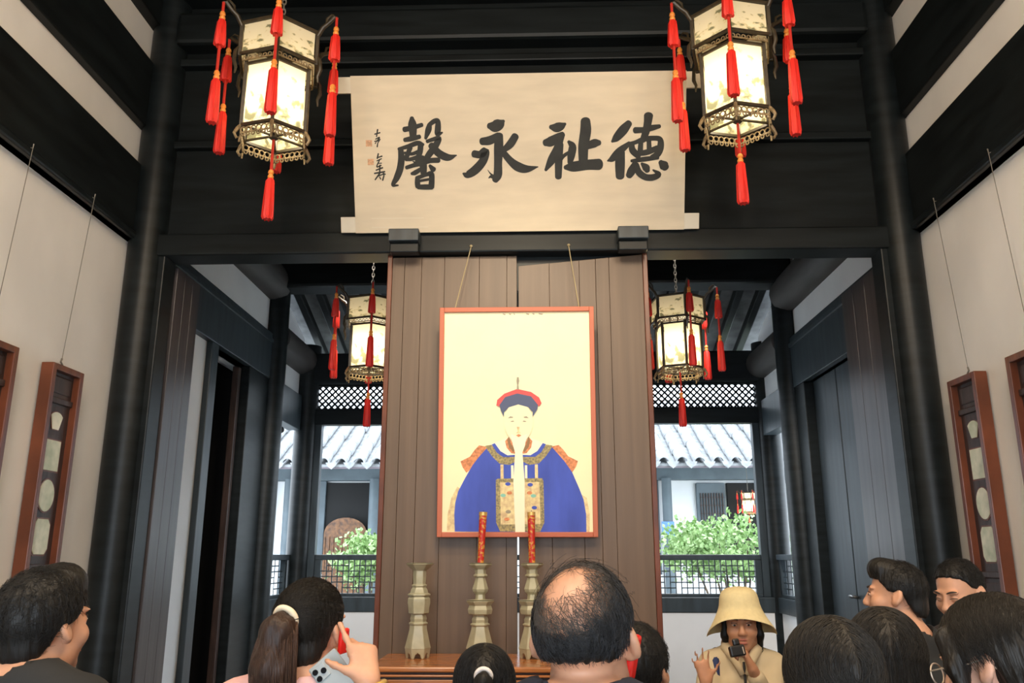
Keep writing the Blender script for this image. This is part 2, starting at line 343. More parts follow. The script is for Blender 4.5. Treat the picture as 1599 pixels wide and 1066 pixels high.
# back line: columns, eave beams, lattice frieze
for x in (-2.70, 2.66): column(x, Q, 0.135, 4.1)
trim(M['slate'], -2.60, -2.50, Q-0.05, Q+0.05, 1.24, 3.2); trim(M['slate'], 2.46, 2.56, Q-0.05, Q+0.05, 1.24, 3.2)
trim(M['lacquer'], XLg, XRg, Q-0.10, Q+0.10, 3.63, 4.0, bevel=0.03)
trim(M['lacquer'], XLg, XRg, Q-0.06, Q+0.06, 3.15, 3.33, bevel=0.01)
tn[0] = 71
fz = thing('lattice_frieze', 'dark diagonal lattice frieze under the eave beam of the gallery', 'lattice', (0, Q, 3.33))
mb = MB(); n = 0; H = 0.30; x = -2.6-H
while x < 2.58:
    for s_ in (1, -1):
        a, b = (x, x+H) if s_ > 0 else (x+H, x)
        mb.bar((a, 0.012*s_, 0), (b, 0.012*s_, H), 0.012, 0.021)
    x += 0.075
mb.build('lattice', M['lacquer'], fz); 
MB().box(-2.58, 2.53, -0.03, 0.03, -0.005, 0.015).box(-2.58, 2.53, -0.03, 0.03, H-0.02, H+0.005).build('frame', M['lacquer'], fz)

# balustrades: rails, frame and small-square lattice
def balustrade(label, p0, p1):
    p0, p1 = Vector(p0), Vector(p1); Ln = (p1-p0).length; a = math.atan2(p1.y-p0.y, p1.x-p0.x)
    t = thing('balustrade', label, 'balustrade', (p0.x, p0.y, 1.24), a, 'lattice balustrades of the gallery')
    MB().box(0, Ln, -0.035, 0.035, 0.39, 0.45).build('top_rail', M['slate'], t, bevel=0.008)
    MB().box(0, Ln, -0.03, 0.03, 0, 0.035).build('bottom_rail', M['slate'], t, bevel=0.006)
    MB().box(0, 0.07, -0.03, 0.03, 0.035, 0.39).build('stile', M['slate'], t, bevel=0.004)
    MB().box(Ln-0.07, Ln, -0.03, 0.03, 0.035, 0.39).build('stile', M['slate'], t, bevel=0.004)
    mb = MB(); nar = Ln < 1.2; n = max(4, round((Ln-0.14)/(0.13 if nar else 0.062))); q = 0.003 if nar else 0.008; st = (Ln-0.14)/n; rnd = random.Random(3)
    for i in range(1, n):
        x = 0.07+i*st; mb.box(x-0.005, x+0.005, -q, q, 0.035, 0.39)
    for j in range(1, 6):
        z = 0.035+j*0.355/6
        for i in range(n):
            if (i+2*j) % 5 != 0: mb.box(0.07+i*st, 0.07+(i+1)*st, -q*0.9, q*0.9, z-0.006, z+0.006)
    mb.build('lattice', M['slate'], t)
    return t
balustrade('lattice balustrade left of the brown board doors, behind the ponytailed woman', (-2.5, Q, 0), (-1.05, Q, 0))
balustrade('lattice balustrade right of the brown board doors, behind the cream bucket hat', (0.95, Q, 0), (2.46, Q, 0))
balustrade('middle stretch of lattice balustrade hidden behind the board doors', (-1.05, Q, 0), (0.95, Q, 0))
balustrade('narrow lattice balustrade in the left side bay of the gallery', (XLg-0.03, 8.5, 0), (XLg-0.03, Q-0.12, 0))
balustrade('narrow lattice balustrade in the right side bay of the gallery', (XRg+0.03, 8.5, 0), (XRg+0.03, Q-0.12, 0))
sbox('wall_gallery', M['plaster_cool'], XLg, XRg, Q-0.08, Q+0.08, 0, 1.08, bevel=0)
trim(M['slate'], XLg, XRg, Q-0.09, Q+0.09, 1.08, 1.24)
def security_camera(loc, label, s):
    t = thing('security_camera', label, 'camera', loc, 0, 'security cameras under the gallery beams')
    MB().box(-0.012, 0.012, -0.012, 0.012, -0.02, 0.06).build('bracket', M['black'], t)
    MB().tube([(0, 0.06, -0.045), (0, -0.08, -0.06)], 0.036, 14).build('body', M['black'], t, smooth=0.7)
    MB().tube([(0, -0.08, -0.06), (0, -0.085, -0.0605)], 0.022, 14).build('lens', M['metal'], t, smooth=0.7)
security_camera((XLg+0.025, 8.78, 3.035), 'small black security camera under the left gallery beam', 1)
security_camera((XRg-0.025, 8.62, 2.955), 'small black security camera under the right gallery beam', -1)

# ------------------------------------------------------------------ courtyard and the house across it
struct(MB().box(-14, 14, 9.75, 26, -0.2, -0.05).build('ground', M['stone']))
house = thing('house', 'low courtyard house with grey wavy tile roof across the court', 'building', (0, 14, 0))
mb = MB(); mb.box(-9, 9, 1.15, 1.3, 0, 3.4); mb.build('wall', M['plaster_cool'], house)
MB().box(-9, 9, 0.95, 1.16, 2.98, 3.22).build('beam', M['facade'], house, bevel=0.02)
MB().box(-9, 9, 0.02, 0.10, 3.10, 3.17).build('eave_board', M['eave'], house)
MB().add([(-9, 0.0, 3.16), (9, 0.0, 3.16), (9, 3.4, 4.86), (-9, 3.4, 4.86), (-9, 0.0, 3.12), (9, 0.0, 3.12), (9, 3.4, 4.82), (-9, 3.4, 4.82)],
    [(0, 1, 2, 3), (4, 7, 6, 5), (0, 4, 5, 1), (2, 6, 7, 3), (0, 3, 7, 4), (1, 5, 6, 2)]).build('roof', M['tile'], house)
# cover tiles: half-round shells, one object each
mb = MB(); n = 8; vs = []; fs = []
for j, (yy, zz, r) in enumerate(((0, 0, 0.105), (0.43, 0.215, 0.095))):
    for rr in (r, r-0.022):
        for k in range(n+1):
            a = PI*k/n; vs.append((rr*math.cos(a), yy-0.45*rr*math.sin(a)*0, zz+rr*math.sin(a)*1.05))
N1 = n+1
for k in range(n):
    fs += [(k, k+1, 2*N1+k+1, 2*N1+k), (N1+k, 3*N1+k, 3*N1+k+1, N1+k+1), (k, N1+k, N1+k+1, k+1), (2*N1+k, 2*N1+k+1, 3*N1+k+1, 3*N1+k)]
tile0 = mb.add(vs, fs).build('roof_tile', M['tile'], house, smooth=0.7); tile0.location = (-6.3, -0.06, 3.17)
for i in range(42):
    for j in range(7):
        if i == j == 0: continue
        o = tile0.copy(); COL.objects.link(o); o.location = (-6.3+i*0.30+random.uniform(-.008, .008), -0.06+j*0.38, 3.17+j*0.19+random.uniform(-.006, .006)); o.rotation_euler = (0, 0, random.uniform(-.03, .03))
mb = MB()
for i in range(44):                                                  # hanging drip tiles between them
    x = -6.45+i*0.30; pts = [(-0.10, 0.03), (0.10, 0.03), (0.07, -0.03), (0.0, -0.085), (-0.07, -0.03)]
    mb.prism(pts, lambda a, b, d, x=x: (x+a, d, 3.16+b), -0.07, -0.045)
dr = mb.build('drip_tiles', M['tile'], house); dr['kind'] = 'stuff'
def hpart(name, m, *b, parent=None, bevel=0.01): return MB().box(*b).build(name, m, parent or house, bevel=bevel)
for x in (-4.9, -4.42, -2.9, 2.27, 4.15, 4.95):
    mbx = MB().lathe([(0.09, 0), (0.085, 3.0)], 16, (x, 0.9, 0)); mbx.build('post', M['facade'], house, smooth=0.7)
# doorway on the left and the windows on the right
fr = hpart('doorway', M['black'], -3.80, -2.98, 1.10, 1.16, 0.4, 2.95)  # flat black slab, painted shade in place of an opening
hpart('door_frame', M['facade'], -3.92, -3.80, 1.05, 1.16, 0, 2.98); hpart('door_frame', M['facade'], -2.98, -2.90, 1.05, 1.16, 0, 2.98)
hpart('door_panel', M['facade'], -5.3, -5.02, 1.05, 1.16, 0.4, 2.98)
hpart('door_panel', M['facade'], 1.95, 2.15, 1.05, 1.16, 0.4, 2.98)
sc = hpart('window', M['facade'], 2.82, 3.32, 1.06, 1.16, 0.9, 2.93)
mb = MB()
for i in range(9):
    mb.box(2.88+i*0.048, 2.892+i*0.048, 1.03, 1.06, 1.5, 2.75); mb.box(2.87, 3.29, 1.035, 1.06, 1.55+i*0.14, 1.562+i*0.14)
mb.build('lattice', M['darkwood'], sc)
hpart('doorway', M['black'], 3.36, 3.92, 1.08, 1.17, 0.3, 2.93); hpart('door_frame', M['facade'], 3.92, 4.05, 1.02, 1.17, 0, 2.98)  # this doorway too is a black slab standing in for shade
hpart('plaque', M['blueplaque'], 2.14, 2.36, 0.78, 0.80, 2.0, 2.25)
hpart('plinth', M['plaster_cool'], -9, 9, 0.98, 1.2, 0.0, 1.36)
scr = thing('carved_screen', 'carved golden brown wooden screen in the dark doorway across the court', 'screen', (-3.39, 14.95, 0.5))
mb = MB(); poly = [(-0.38, 0), (0.38, 0), (0.38, 1.55)]+[(0.38*math.cos(a), 1.55+0.28*math.sin(a)) for a in np.linspace(0.2, PI-0.2, 12)]+[(-0.38, 1.55)]
mb.prism(poly, lambda a, b, d: (a, d, b), 0.0, 0.04); mb.build('panel', M['screenwood'], scr)
mb = MB()
for i in range(10): mb.box(-0.36+i*0.075, -0.345+i*0.075, -0.02, 0.0, 0.9, 1.5)
mb.build('lattice', M['screenwood'], scr)

def bush(label, c, rx, ry, rz, nleaf, seed):
    t = thing('shrub', label, 'shrub', (c[0], c[1], -0.05)); rn = np.random.default_rng(seed)
    mb = MB()
    for k in range(7):
        a = rn.uniform(0, 2*PI); q = 0.7*rn.uniform(0.2, 1)
        mb.tube([(0.05*math.cos(a), 0.05*math.sin(a), 0), (rx*q*0.5*math.cos(a), ry*q*0.5*math.sin(a), c[2]*0.6), (rx*q*math.cos(a), ry*q*math.sin(a), c[2]+rz*0.4)], [0.025, 0.018, 0.006], 6)
    mb.build('stem', M['stem'], t, smooth=True)
    cl = rn.normal(size=(46, 3)); cl /= np.linalg.norm(cl, axis=1)[:, None]; cl = cl*np.array([rx, ry, rz])*rn.uniform(0.55, 1.0, (46, 1)); cl[:, 2] = np.maximum(cl[:, 2], -rz*0.8)
    idx = rn.integers(0, 46, nleaf); pos = cl[idx]+rn.normal(size=(nleaf, 3))*np.array([0.17*rx, 0.2*ry, 0.16*rz])+np.array([0, 0, c[2]])
    V = []; F = []
    for p in pos:
        d = rn.normal(size=3); d[2] += 0.5; d /= np.linalg.norm(d); s = np.cross(d, rn.normal(size=3)); s /= np.linalg.norm(s); l = rn.uniform(0.05, 0.085); wd = l*0.42
        b = len(V); V += [tuple(p), tuple(p+d*l*0.5+s*wd), tuple(p+d*l), tuple(p+d*l*0.5-s*wd)]; F.append((b, b+1, b+2, b+3))
    o = MB(); o.v = V; o.f = F; o.m = [0]*len(F); o = o.build('foliage', M['leaf'], t, fix=False); o['kind'] = 'stuff'
bush('big pale green shrub in the court right of the board doors', (2.75, 12.2, 1.80), 1.0, 0.7, 0.42, 4800, 1)
bush('rounded green shrub in the court left of the board doors', (-2.35, 12.0, 1.66), 0.52, 0.5, 0.36, 2800, 2)
bush('low green shrub seen through the right side bay of the gallery', (5.3, 12.4, 1.1), 0.6, 0.6, 0.7, 1800, 3)

# ------------------------------------------------------------------ palace lanterns
def hexpt(r, k, z, off=0.0): a = -PI/2+k*PI/3+off; return Vector((r*math.cos(a), r*math.sin(a), z))
def make_tassel(parent, tip, lens):
    # lens: list of (cord length, fringe length); one tassel part per fringe
    z = tip.z; x, y = tip.x, tip.y
    for i, (cl, fl) in enumerate(lens):
        cord = MB().tube([(x, y, z), (x, y, z-cl)], 0.0085, 6); z -= cl
        bd = MB().lathe([(0.008, 0.012), (0.014, 0.006), (0.017, -0.008), (0.011, -0.016), (0.017, -0.026), (0.017, -0.036), (0.012, -0.044)], 10, (x, y, z))
        z -= 0.036
        n = 14; prof = [(0.012, 0.0), (0.026, -0.02), (0.031, -fl*0.5), (0.035, -fl*0.93), (0.027, -fl)]
        vs = []; fs = []
        for r, dz in prof:
            for k in range(n):
                rr = r*(1.0 if k % 2 else 0.82); a = 2*PI*k/n; vs.append((x+rr*math.cos(a), y+rr*math.sin(a), z+dz-(0.006 if k % 2 and dz < -fl*0.9 else 0)))
        for j in range(len(prof)-1):
            for k in range(n): fs.append((j*n+k, j*n+(k+1) % n, (j+1)*n+(k+1) % n, (j+1)*n+k))
        fs.append(tuple(range(n-1, -1, -1))); fs.append(tuple((len(prof)-1)*n+k for k in range(n)))
        t = MB().add(vs, fs).build('tassel', M['tassel'], parent, smooth=0.8); z -= fl
        cord.build('cord', M['cord'], t); bd.build('bead', M['bead'], t, smooth=0.8)
PANE_A, PANE_B = pane_mat('painted_silk_upper', 2.2, 3.1), pane_mat('painted_silk_lower', 1.9, 9.4)
def make_lantern():
    t = thing('palace_lantern', 'x', 'lantern', (0, 0, 0), 0, 'palace lanterns of the hall and gallery')
    RT, RB = 0.245, 0.200
    zt, z1, z2, z3, z4 = 0.0, -0.20, -0.245, -0.63, -0.70
    fr = MB()
    for k in range(6):
        a, b = hexpt(RT, k, 0), hexpt(RT, k+1, 0); c, d = hexpt(RB, k, 0), hexpt(RB, k+1, 0)
        up = lambda p, z: Vector((p.x, p.y, z))
        fr.bar(up(a, zt), up(b, zt), 0.018, 0.018); fr.bar(up(a, z1), up(b, z1), 0.018, 0.016); fr.bar(up(a, zt+0.012), up(a, z1-0.012), 0.020, 0.020)
        fr.bar(up(c, z2), up(d, z2), 0.016, 0.016); fr.bar(up(c, z3), up(d, z3), 0.018, 0.018); fr.bar(up(c, z2+0.02), up(c, z3-0.012), 0.020, 0.020)
        fr.bar(up(c, z3+0.005), (0, 0, z3+0.005), 0.012, 0.012)
        fr.bar(up(a, zt), (0, 0, zt+0.02), 0.012, 0.012)
    fr.lathe([(0.028, -0.012), (0.028, 0.018)], 6, (0, 0, z3)); fr.lathe([(0.05, -0.02), (0.035, 0.05), (0.015, 0.07)], 8, (0, 0, zt+0.01))
    fr.build('frame', M['lanframe'], t, bevel=0.002)
    for k in range(6):
        for R, za, zb, m in ((RT-0.006, z1+0.008, zt-0.008, PANE_A), (RB-0.006, z3+0.008, z2-0.008, PANE_B)):
            a, b = hexpt(R, k, 0), hexpt(R, k+1, 0); q = 0.012; dirv = (b-a).normalized(); a = a+dirv*q; b = b-dirv*q
            uo = k*0.37
            o = MB().add([(a.x, a.y, za), (b.x, b.y, za), (b.x, b.y, zb), (a.x, a.y, zb)], [(0, 1, 2, 3)]).build('pane', m, t, uv=[(uo, 0), (uo+1, 0), (uo+1, 1), (uo, 1)])
    cv = MB()      # pierced band between the tiers
    for k in range(6):
        for R, za, zb in ((RT-0.012, z2+0.012, z1-0.010),):
            a, b = hexpt(R, k, 0), hexpt(R*0.93, k, 0); e, f = hexpt(R, k+1, 0), hexpt(R*0.93, k+1, 0)
            for j in range(7):
                p = a.lerp(e, (j+0.5)/7)*0.96; cv.tube([(p.x+0.011*math.cos(2*PI*i/8)*(e-a).normalized().x, p.y+0.011*math.cos(2*PI*i/8)*(e-a).normalized().y, (za+zb)/2+0.011*math.sin(2*PI*i/8)) for i in range(9)], 0.0035, 5, caps=False)
            cv.bar((a.x*.96, a.y*.96, za), (e.x*.96, e.y*.96, za), 0.008, 0.006)
    cv.build('pierced_band', M['lancarve'], t)
    ap = MB()      # scalloped apron under the lower tier
    for k in range(6):
        a, e = hexpt(RB, k, 0), hexpt(RB, k+1, 0); dv = (e-a).normalized()
        for j in range(6):
            p = a.lerp(e, (j+0.5)/6)
            for r, dz in ((0.0165, -0.012), (0.010, -0.040)):
                ap.tube([(p.x+r*math.cos(2*PI*i/8)*dv.x, p.y+r*math.cos(2*PI*i/8)*dv.y, z3-0.02+dz+r*math.sin(2*PI*i/8)) for i in range(9)], 0.0042, 5, caps=False)
        ap.bar((a.x, a.y, z3-0.05), (e.x, e.y, z3-0.05), 0.006, 0.006)
        # curled foot at each corner
        ap.tube([hexpt(RB, k, z3), hexpt(RB+0.02, k, z3-0.03), hexpt(RB+0.035, k, z3-0.06), hexpt(RB+0.02, k, z3-0.085), hexpt(RB+0.002, k, z3-0.075), hexpt(RB+0.004, k, z3-0.105)], [0.010, 0.011, 0.009, 0.008, 0.007, 0.005], 7)
    ap.build('apron', M['lancarve'], t, smooth=0.7)
    for k in range(6):
        ar = MB().tube([hexpt(RT, k, zt-0.02), hexpt(RT+0.03, k, zt+0.03), hexpt(RT+0.07, k, zt+0.055), hexpt(RT+0.105, k, zt+0.085), hexpt(RT+0.125, k, zt+0.075)], [0.013, 0.014, 0.012, 0.012, 0.006], 8)
        ar.tube([hexpt(RT+0.05, k, zt+0.05), hexpt(RT+0.055, k, zt+0.085), hexpt(RT+0.085, k, zt+0.105), hexpt(RT+0.10, k, zt+0.10)], [0.007, 0.008, 0.007, 0.003], 6)
        MB().tube([hexpt(RT+0.004, k, z1+0.05), hexpt(RT+0.025, k, z1+0.01), hexpt(RT+0.03, k, z1-0.05), hexpt(RT+0.015, k, z1-0.09), hexpt(RT+0.02, k, z1-0.13)], [0.006, 0.011, 0.012, 0.009, 0.004], 7).build('scroll_bracket', M['lanframe'], t, smooth=0.8)
        ar.build('arm', M['lanframe'], t, smooth=0.8)
        make_tassel(t, hexpt(RT+0.118, k, zt+0.08), ((0.075, 0.17), (0.17, 0.27)))
    make_tassel(t, Vector((0, 0, z3-0.02)), ((0.20, 0.25),))
    MB().tube([(0, 0, zt), (0, 0, z2-0.06)], 0.008, 6).lathe([(0.004, 0.06), (0.02, 0.05), (0.02, 0.0)], 10, (0, 0, z2-0.10)).build('lamp_holder', M['lanframe'], t)
    mbb = MB(); mbb.lathe([(0.012, 0.045), (0.024, 0.03), (0.036, 0.0), (0.03, -0.025), (0.012, -0.038)], 14, (0, 0, z2-0.14)); mbb.build('bulb', M['bulb'], t, smooth=True)
    ld = bpy.data.lights.new('lantern_light', 'POINT'); ld.energy = LAN_W; ld.color = (1.0, 0.87, 0.62); ld.shadow_soft_size = 0.06
    lo = bpy.data.objects.new('lantern_light', ld); COL.objects.link(lo); lo.parent = t; lo.location = (0, 0, z2-0.21)
    ch = MB()
    for i in range(40):
        a = PI/2*(i % 2); z = zt+0.06+i*0.034
        ch.tube([(0.011*math.cos(2*PI*j/8)*math.cos(a), 0.011*math.cos(2*PI*j/8)*math.sin(a), z+0.022*math.sin(2*PI*j/8)) for j in range(9)], 0.0042, 5, caps=False)
    ch.build('chain', M['wire'], t)
    return t
LAN_W = 7.5
lan = make_lantern(); lan.location = (-1.50, 4.3, 4.64)
lan['label'] = 'lit painted hexagonal lantern at upper left, left of the calligraphy scroll'
lan.rotation_euler.z = 0.26
for loc, rz, sc_, lb in (((1.15, 4.3, 4.70), -0.28, 1, 'lit painted hexagonal lantern at upper right, its tassel over the calligraphy scroll edge'),
        ((-1.345, 6.5, 3.69), 0.21, 0.9, 'lit painted lantern in the gallery, half hidden left of the brown board doors'),
        ((1.14, 6.5, 3.68), 0.13, 0.9, 'lit painted lantern in the gallery, just right of the brown board doors'),
        ((3.62, 14.65, 2.72), 0.2, 0.5, 'small distant lantern hanging in the dark doorway across the court')):
    o = copy_tree(lan); o.location = loc; o.rotation_euler.z = rz; o.scale = (sc_,)*3; o['label'] = lb

# ------------------------------------------------------------------ calligraphy scroll
scroll = thing('calligraphy_scroll', 'wide cream scroll with four big black brushed characters above the board doors', 'scroll', (-0.11, 5.20, 3.775))
SH, SW = 1.02, 2.19
scroll.rotation_euler = (math.radians(22), 0, 0)
MB().box(-SW/2, SW/2, -0.006, 0.0, 0.0, SH).build('paper', M['paper'], scroll)
for z0 in (0.003, SH-0.11):
    for a, b in ((-SW/2-0.10, -SW/2+0.01), (SW/2-0.01, SW/2+0.10)):
        MB().box(a, b, -0.002, 0.028, z0, z0+0.105).build('roller_end', M['roller'], scroll, bevel=0.004)
    MB().box(-SW/2, SW/2, 0.002, 0.026, z0, z0+0.105).build('roller', M['roller'], scroll)
def s_map(u, v):
    t = (v-119)/(365-119); uL = 553+(558-553)*t; uR = 1075+(1066-1075)*t
    return ((u-uL)/(uR-uL)-0.5)*SW, (1-t)*SH
def cA(x, y): return s_map(560+x/6.396, 170+y/6.393)
def cB(x, y): return s_map(810+x/6.396, 170+y/6.393)
def ribbon(mb, pts, cv, lvl, wscale=1.0, steps=6):
    P_ = [(*cv(x, y), w*wscale/6.396*SW/520) for x, y, w in pts]
    if len(P_) == 1: P_ = [P_[0], (P_[0][0]+1e-3, P_[0][1], P_[0][2])]
    A = np.array(P_); A = np.vstack([2*A[0]-A[1], A, 2*A[-1]-A[-2]]); out = []
    for i in range(1, len(A)-2):
        for k in range(steps):
            t = k/steps; p = 0.5*((2*A[i])+(-A[i-1]+A[i+1])*t+(2*A[i-1]-5*A[i]+4*A[i+1]-A[i+2])*t*t+(-A[i-1]+3*A[i]-3*A[i+1]+A[i+2])*t**3); out.append(p)
    out.append(A[-2]); out = np.array(out); n = len(out); y = -0.0075-lvl*0.00012
    L_, R_ = [], []
    for i in range(n):
        d = out[min(i+1, n-1), :2]-out[max(i-1, 0), :2]; d = d/(np.linalg.norm(d)+1e-9); nn = np.array([-d[1], d[0]]); wv = max(out[i, 2], 0.002)/2
        L_.append(out[i, :2]+nn*wv); R_.append(out[i, :2]-nn*wv)
    def cap(c, d, wv, s): return [c+wv*(math.cos(a)*np.array([-d[1], d[0]])*s+math.sin(a)*d*0.75) for a in np.linspace(0, PI, 8)[1:-1]]
    d1 = out[-1, :2]-out[-2, :2]; d1 /= np.linalg.norm(d1)+1e-9; d0 = out[0, :2]-out[1, :2]; d0 /= np.linalg.norm(d0)+1e-9
    vs = []; fs = []
    for i in range(n): vs += [(L_[i][0], y, L_[i][1]), (R_[i][0], y, R_[i][1])]
    for i in range(n-1): fs.append((2*i, 2*i+1, 2*i+3, 2*i+2))
    for c, d, i in ((out[-1], d1, n-1), (out[0], d0, 0)):
        b = len(vs); pts_ = cap(c[:2], d, max(c[2], 0.002)/2, 1)
        vs += [(p[0], y, p[1]) for p in pts_]
        first, last = (2*i, 2*i+1) if i else (2*i+1, 2*i)
        fs.append((first, *range(b, b+len(pts_)), last))
    mb.add(vs, fs)
CH = {}
CH['xin'] = (cA, [
 [(490, 208, 45), (560, 195, 42), (665, 165, 34)], [(566, 95, 34), (570, 160, 72), (575, 250, 62), (570, 300, 50)], [(492, 312, 36), (560, 300, 44), (640, 282, 36)],
 [(742, 165, 40), (728, 220, 52), (700, 300, 24)], [(745, 160, 36), (790, 130, 40), (825, 130, 40), (825, 200, 52), (822, 258, 44), (868, 244, 14)],
 [(715, 330, 30), (770, 312, 34), (835, 300, 40), (800, 370, 56), (740, 450, 55), (690, 510, 45), (610, 540, 26), (570, 527, 8)],
 [(755, 370, 55), (830, 450, 64), (920, 492, 58), (1005, 472, 10)],
 [(430, 402, 26), (520, 378, 36), (620, 345, 40), (675, 362, 26)], [(450, 405, 46), (455, 500, 56), (440, 600, 58), (405, 690, 52), (365, 762, 28), (420, 765, 12)],
 [(545, 390, 42), (525, 440, 40), (500, 500, 42)], [(490, 440, 22), (560, 452, 28), (640, 425, 34)], [(650, 370, 48), (640, 440, 48), (610, 520, 36)], [(500, 510, 24), (570, 500, 34), (640, 470, 30)],
 [(505, 588, 32), (580, 565, 36), (650, 548, 42), (740, 522, 42), (825, 518, 44)], [(660, 490, 50), (672, 560, 62), (675, 650, 52)], [(640, 610, 34), (590, 640, 40), (555, 650, 24)], [(738, 572, 26), (772, 612, 50)],
 [(612, 690, 38), (612, 740, 46), (615, 780, 44)], [(620, 690, 34), (700, 662, 32), (750, 655, 46), (755, 720, 48), (748, 785, 52)], [(630, 724, 22), (740, 706, 22)], [(620, 785, 38), (680, 785, 44), (755, 785, 44)]])
CH['yong'] = (cA, [
 [(1335, 185, 50), (1390, 190, 96), (1445, 165, 84), (1480, 138, 24)], [(1262, 338, 62), (1340, 328, 72), (1425, 285, 60)], [(1432, 282, 66), (1425, 400, 78), (1417, 550, 68), (1412, 670, 72), (1385, 725, 54)],
 [(1400, 700, 50), (1345, 690, 26), (1320, 705, 6)], [(1385, 700, 30), (1340, 660, 12), (1312, 622, 4)],
 [(1180, 460, 60), (1240, 468, 62), (1290, 440, 72), (1268, 530, 70), (1190, 620, 74), (1110, 668, 58), (1068, 655, 16)],
 [(1592, 292, 62), (1540, 370, 66), (1470, 430, 44)], [(1462, 440, 50), (1540, 535, 62), (1615, 595, 78), (1700, 618, 62), (1812, 598, 8)]])
CH['zhi'] = (cB, [
 [(345, 205, 36), (400, 212, 76), (450, 198, 66), (490, 176, 22)], [(288, 360, 56), (345, 348, 82), (415, 305, 62), (462, 282, 50)], [(450, 300, 52), (405, 420, 64), (350, 530, 70), (288, 632, 24)],
 [(425, 380, 74), (420, 500, 66), (416, 600, 62), (412, 702, 56)], [(520, 352, 26), (556, 400, 62), (545, 480, 66), (530, 560, 44)], [(545, 445, 26), (470, 492, 30), (440, 540, 20)],
 [(690, 150, 80), (690, 250, 92), (665, 400, 86), (660, 545, 76)], [(700, 400, 56), (775, 372, 70), (822, 368, 44)], [(482, 608, 36), (560, 602, 82), (700, 585, 84), (815, 582, 92)]])
CH['de'] = (cB, [
 [(1118, 180, 56), (1060, 245, 80), (990, 322, 64), (948, 358, 20)], [(1118, 378, 36), (1020, 455, 64), (950, 525, 54), (900, 548, 12)], [(1030, 465, 72), (1022, 580, 82), (1020, 705, 72)],
 [(1178, 250, 52), (1270, 246, 46), (1345, 228, 48), (1418, 214, 32)], [(1312, 108, 76), (1302, 180, 66), (1282, 270, 62), (1250, 350, 50)],
 [(1120, 388, 40), (1180, 368, 34), (1260, 340, 44), (1360, 330, 40), (1420, 345, 46), (1422, 420, 58), (1390, 490, 56), (1335, 520, 40)], [(1140, 390, 44), (1150, 450, 56), (1205, 505, 50)],
 [(1232, 360, 40), (1222, 470, 46)], [(1310, 350, 38), (1312, 470, 44)], [(1180, 480, 40), (1280, 470, 48), (1390, 430, 48)],
 [(1135, 552, 24), (1250, 538, 40), (1395, 522, 32)], [(1172, 570, 40), (1135, 650, 70), (1108, 698, 56)], [(1182, 590, 44), (1205, 665, 56), (1270, 715, 54), (1345, 718, 54), (1400, 688, 44), (1345, 645, 14)],
 [(1235, 580, 22), (1275, 620, 62), (1290, 652, 44)], [(1420, 568, 40), (1450, 600, 78), (1468, 622, 62)]])
CH['ins'] = (cA, [
 [(192, 250, 12), (245, 236, 12)], [(222, 205, 14), (210, 275, 11)], [(200, 300, 10), (240, 282, 11), (212, 322, 12)], [(245, 300, 11), (225, 332, 10)], [(190, 322, 10), (242, 310, 9)], [(222, 338, 9), (215, 376, 12)], [(195, 345, 8), (205, 330, 8)],
 [(225, 445, 13), (214, 492, 14)], [(215, 485, 10), (262, 470, 13)], [(210, 517, 10), (256, 496, 10)], [(240, 500, 10), (208, 575, 12), (252, 562, 11)], [(222, 542, 8), (256, 540, 9)], [(200, 610, 12), (266, 586, 14)], [(184, 642, 14), (286, 626, 15)], [(240, 560, 13), (235, 650, 13)],
 [(230, 650, 14), (190, 706, 12)], [(215, 672, 10), (276, 654, 12), (265, 712, 14)], [(235, 680, 10), (246, 700, 11)], [(270, 640, 10), (292, 652, 12)]])
CH['ins2'] = (cA, CH['ins'][1][7:]); CH['ins'] = (cA, CH['ins'][1][:7])
for key, nm in (('de', 'brushed_character'), ('zhi', 'brushed_character'), ('yong', 'brushed_character'), ('xin', 'brushed_character'), ('ins', 'inscription'), ('ins2', 'inscription')):
    cv, st = CH[key]; mb = MB()
    for i, s_ in enumerate(st): ribbon(mb, s_, cv, i, 1.2 if 'ins' not in key else 1.1)
    mb.build(nm, M['ink'], scroll, fix=False)
for x0, x1, y0, y1 in ((102, 165, 308, 372), (118, 178, 497, 557)):
    p = [cA(x0, y0), cA(x1, y0), cA(x1, y1), cA(x0, y1)]; MB().add([(a, -0.0075, b) for a, b in p], [(0, 1, 2, 3)]).build('seal_mark', M['seal'], scroll, fix=False)
mb = MB().box(-SW/2+0.11, -SW/2+0.46, -0.0072, -0.006, 0.095, 0.098).box(-SW/2+0.11, -SW/2+0.49, -0.0072, -0.006, 0.035, 0.038); mb.build('paper_crease', M['roller'], scroll)
# blocks on the lintel that carry the scroll
for x, lb in ((-0.87, 'dark wooden bracket block under the left end of the calligraphy scroll'), (0.64, 'dark wooden bracket block under the right end of the calligraphy scroll')):
    t = thing('bracket_block', lb, 'bracket', (x, P-0.07, 3.62), 0, 'bracket blocks under the scroll')
    MB().box(-0.10, 0.10, -0.12, 0.0, 0.065, 0.15).build('upper_block', M['slate'], t, bevel=0.006)
    MB().box(-0.095, 0.095, -0.08, 0.0, 0.0, 0.065).build('lower_block', M['lacquer'], t, bevel=0.006)

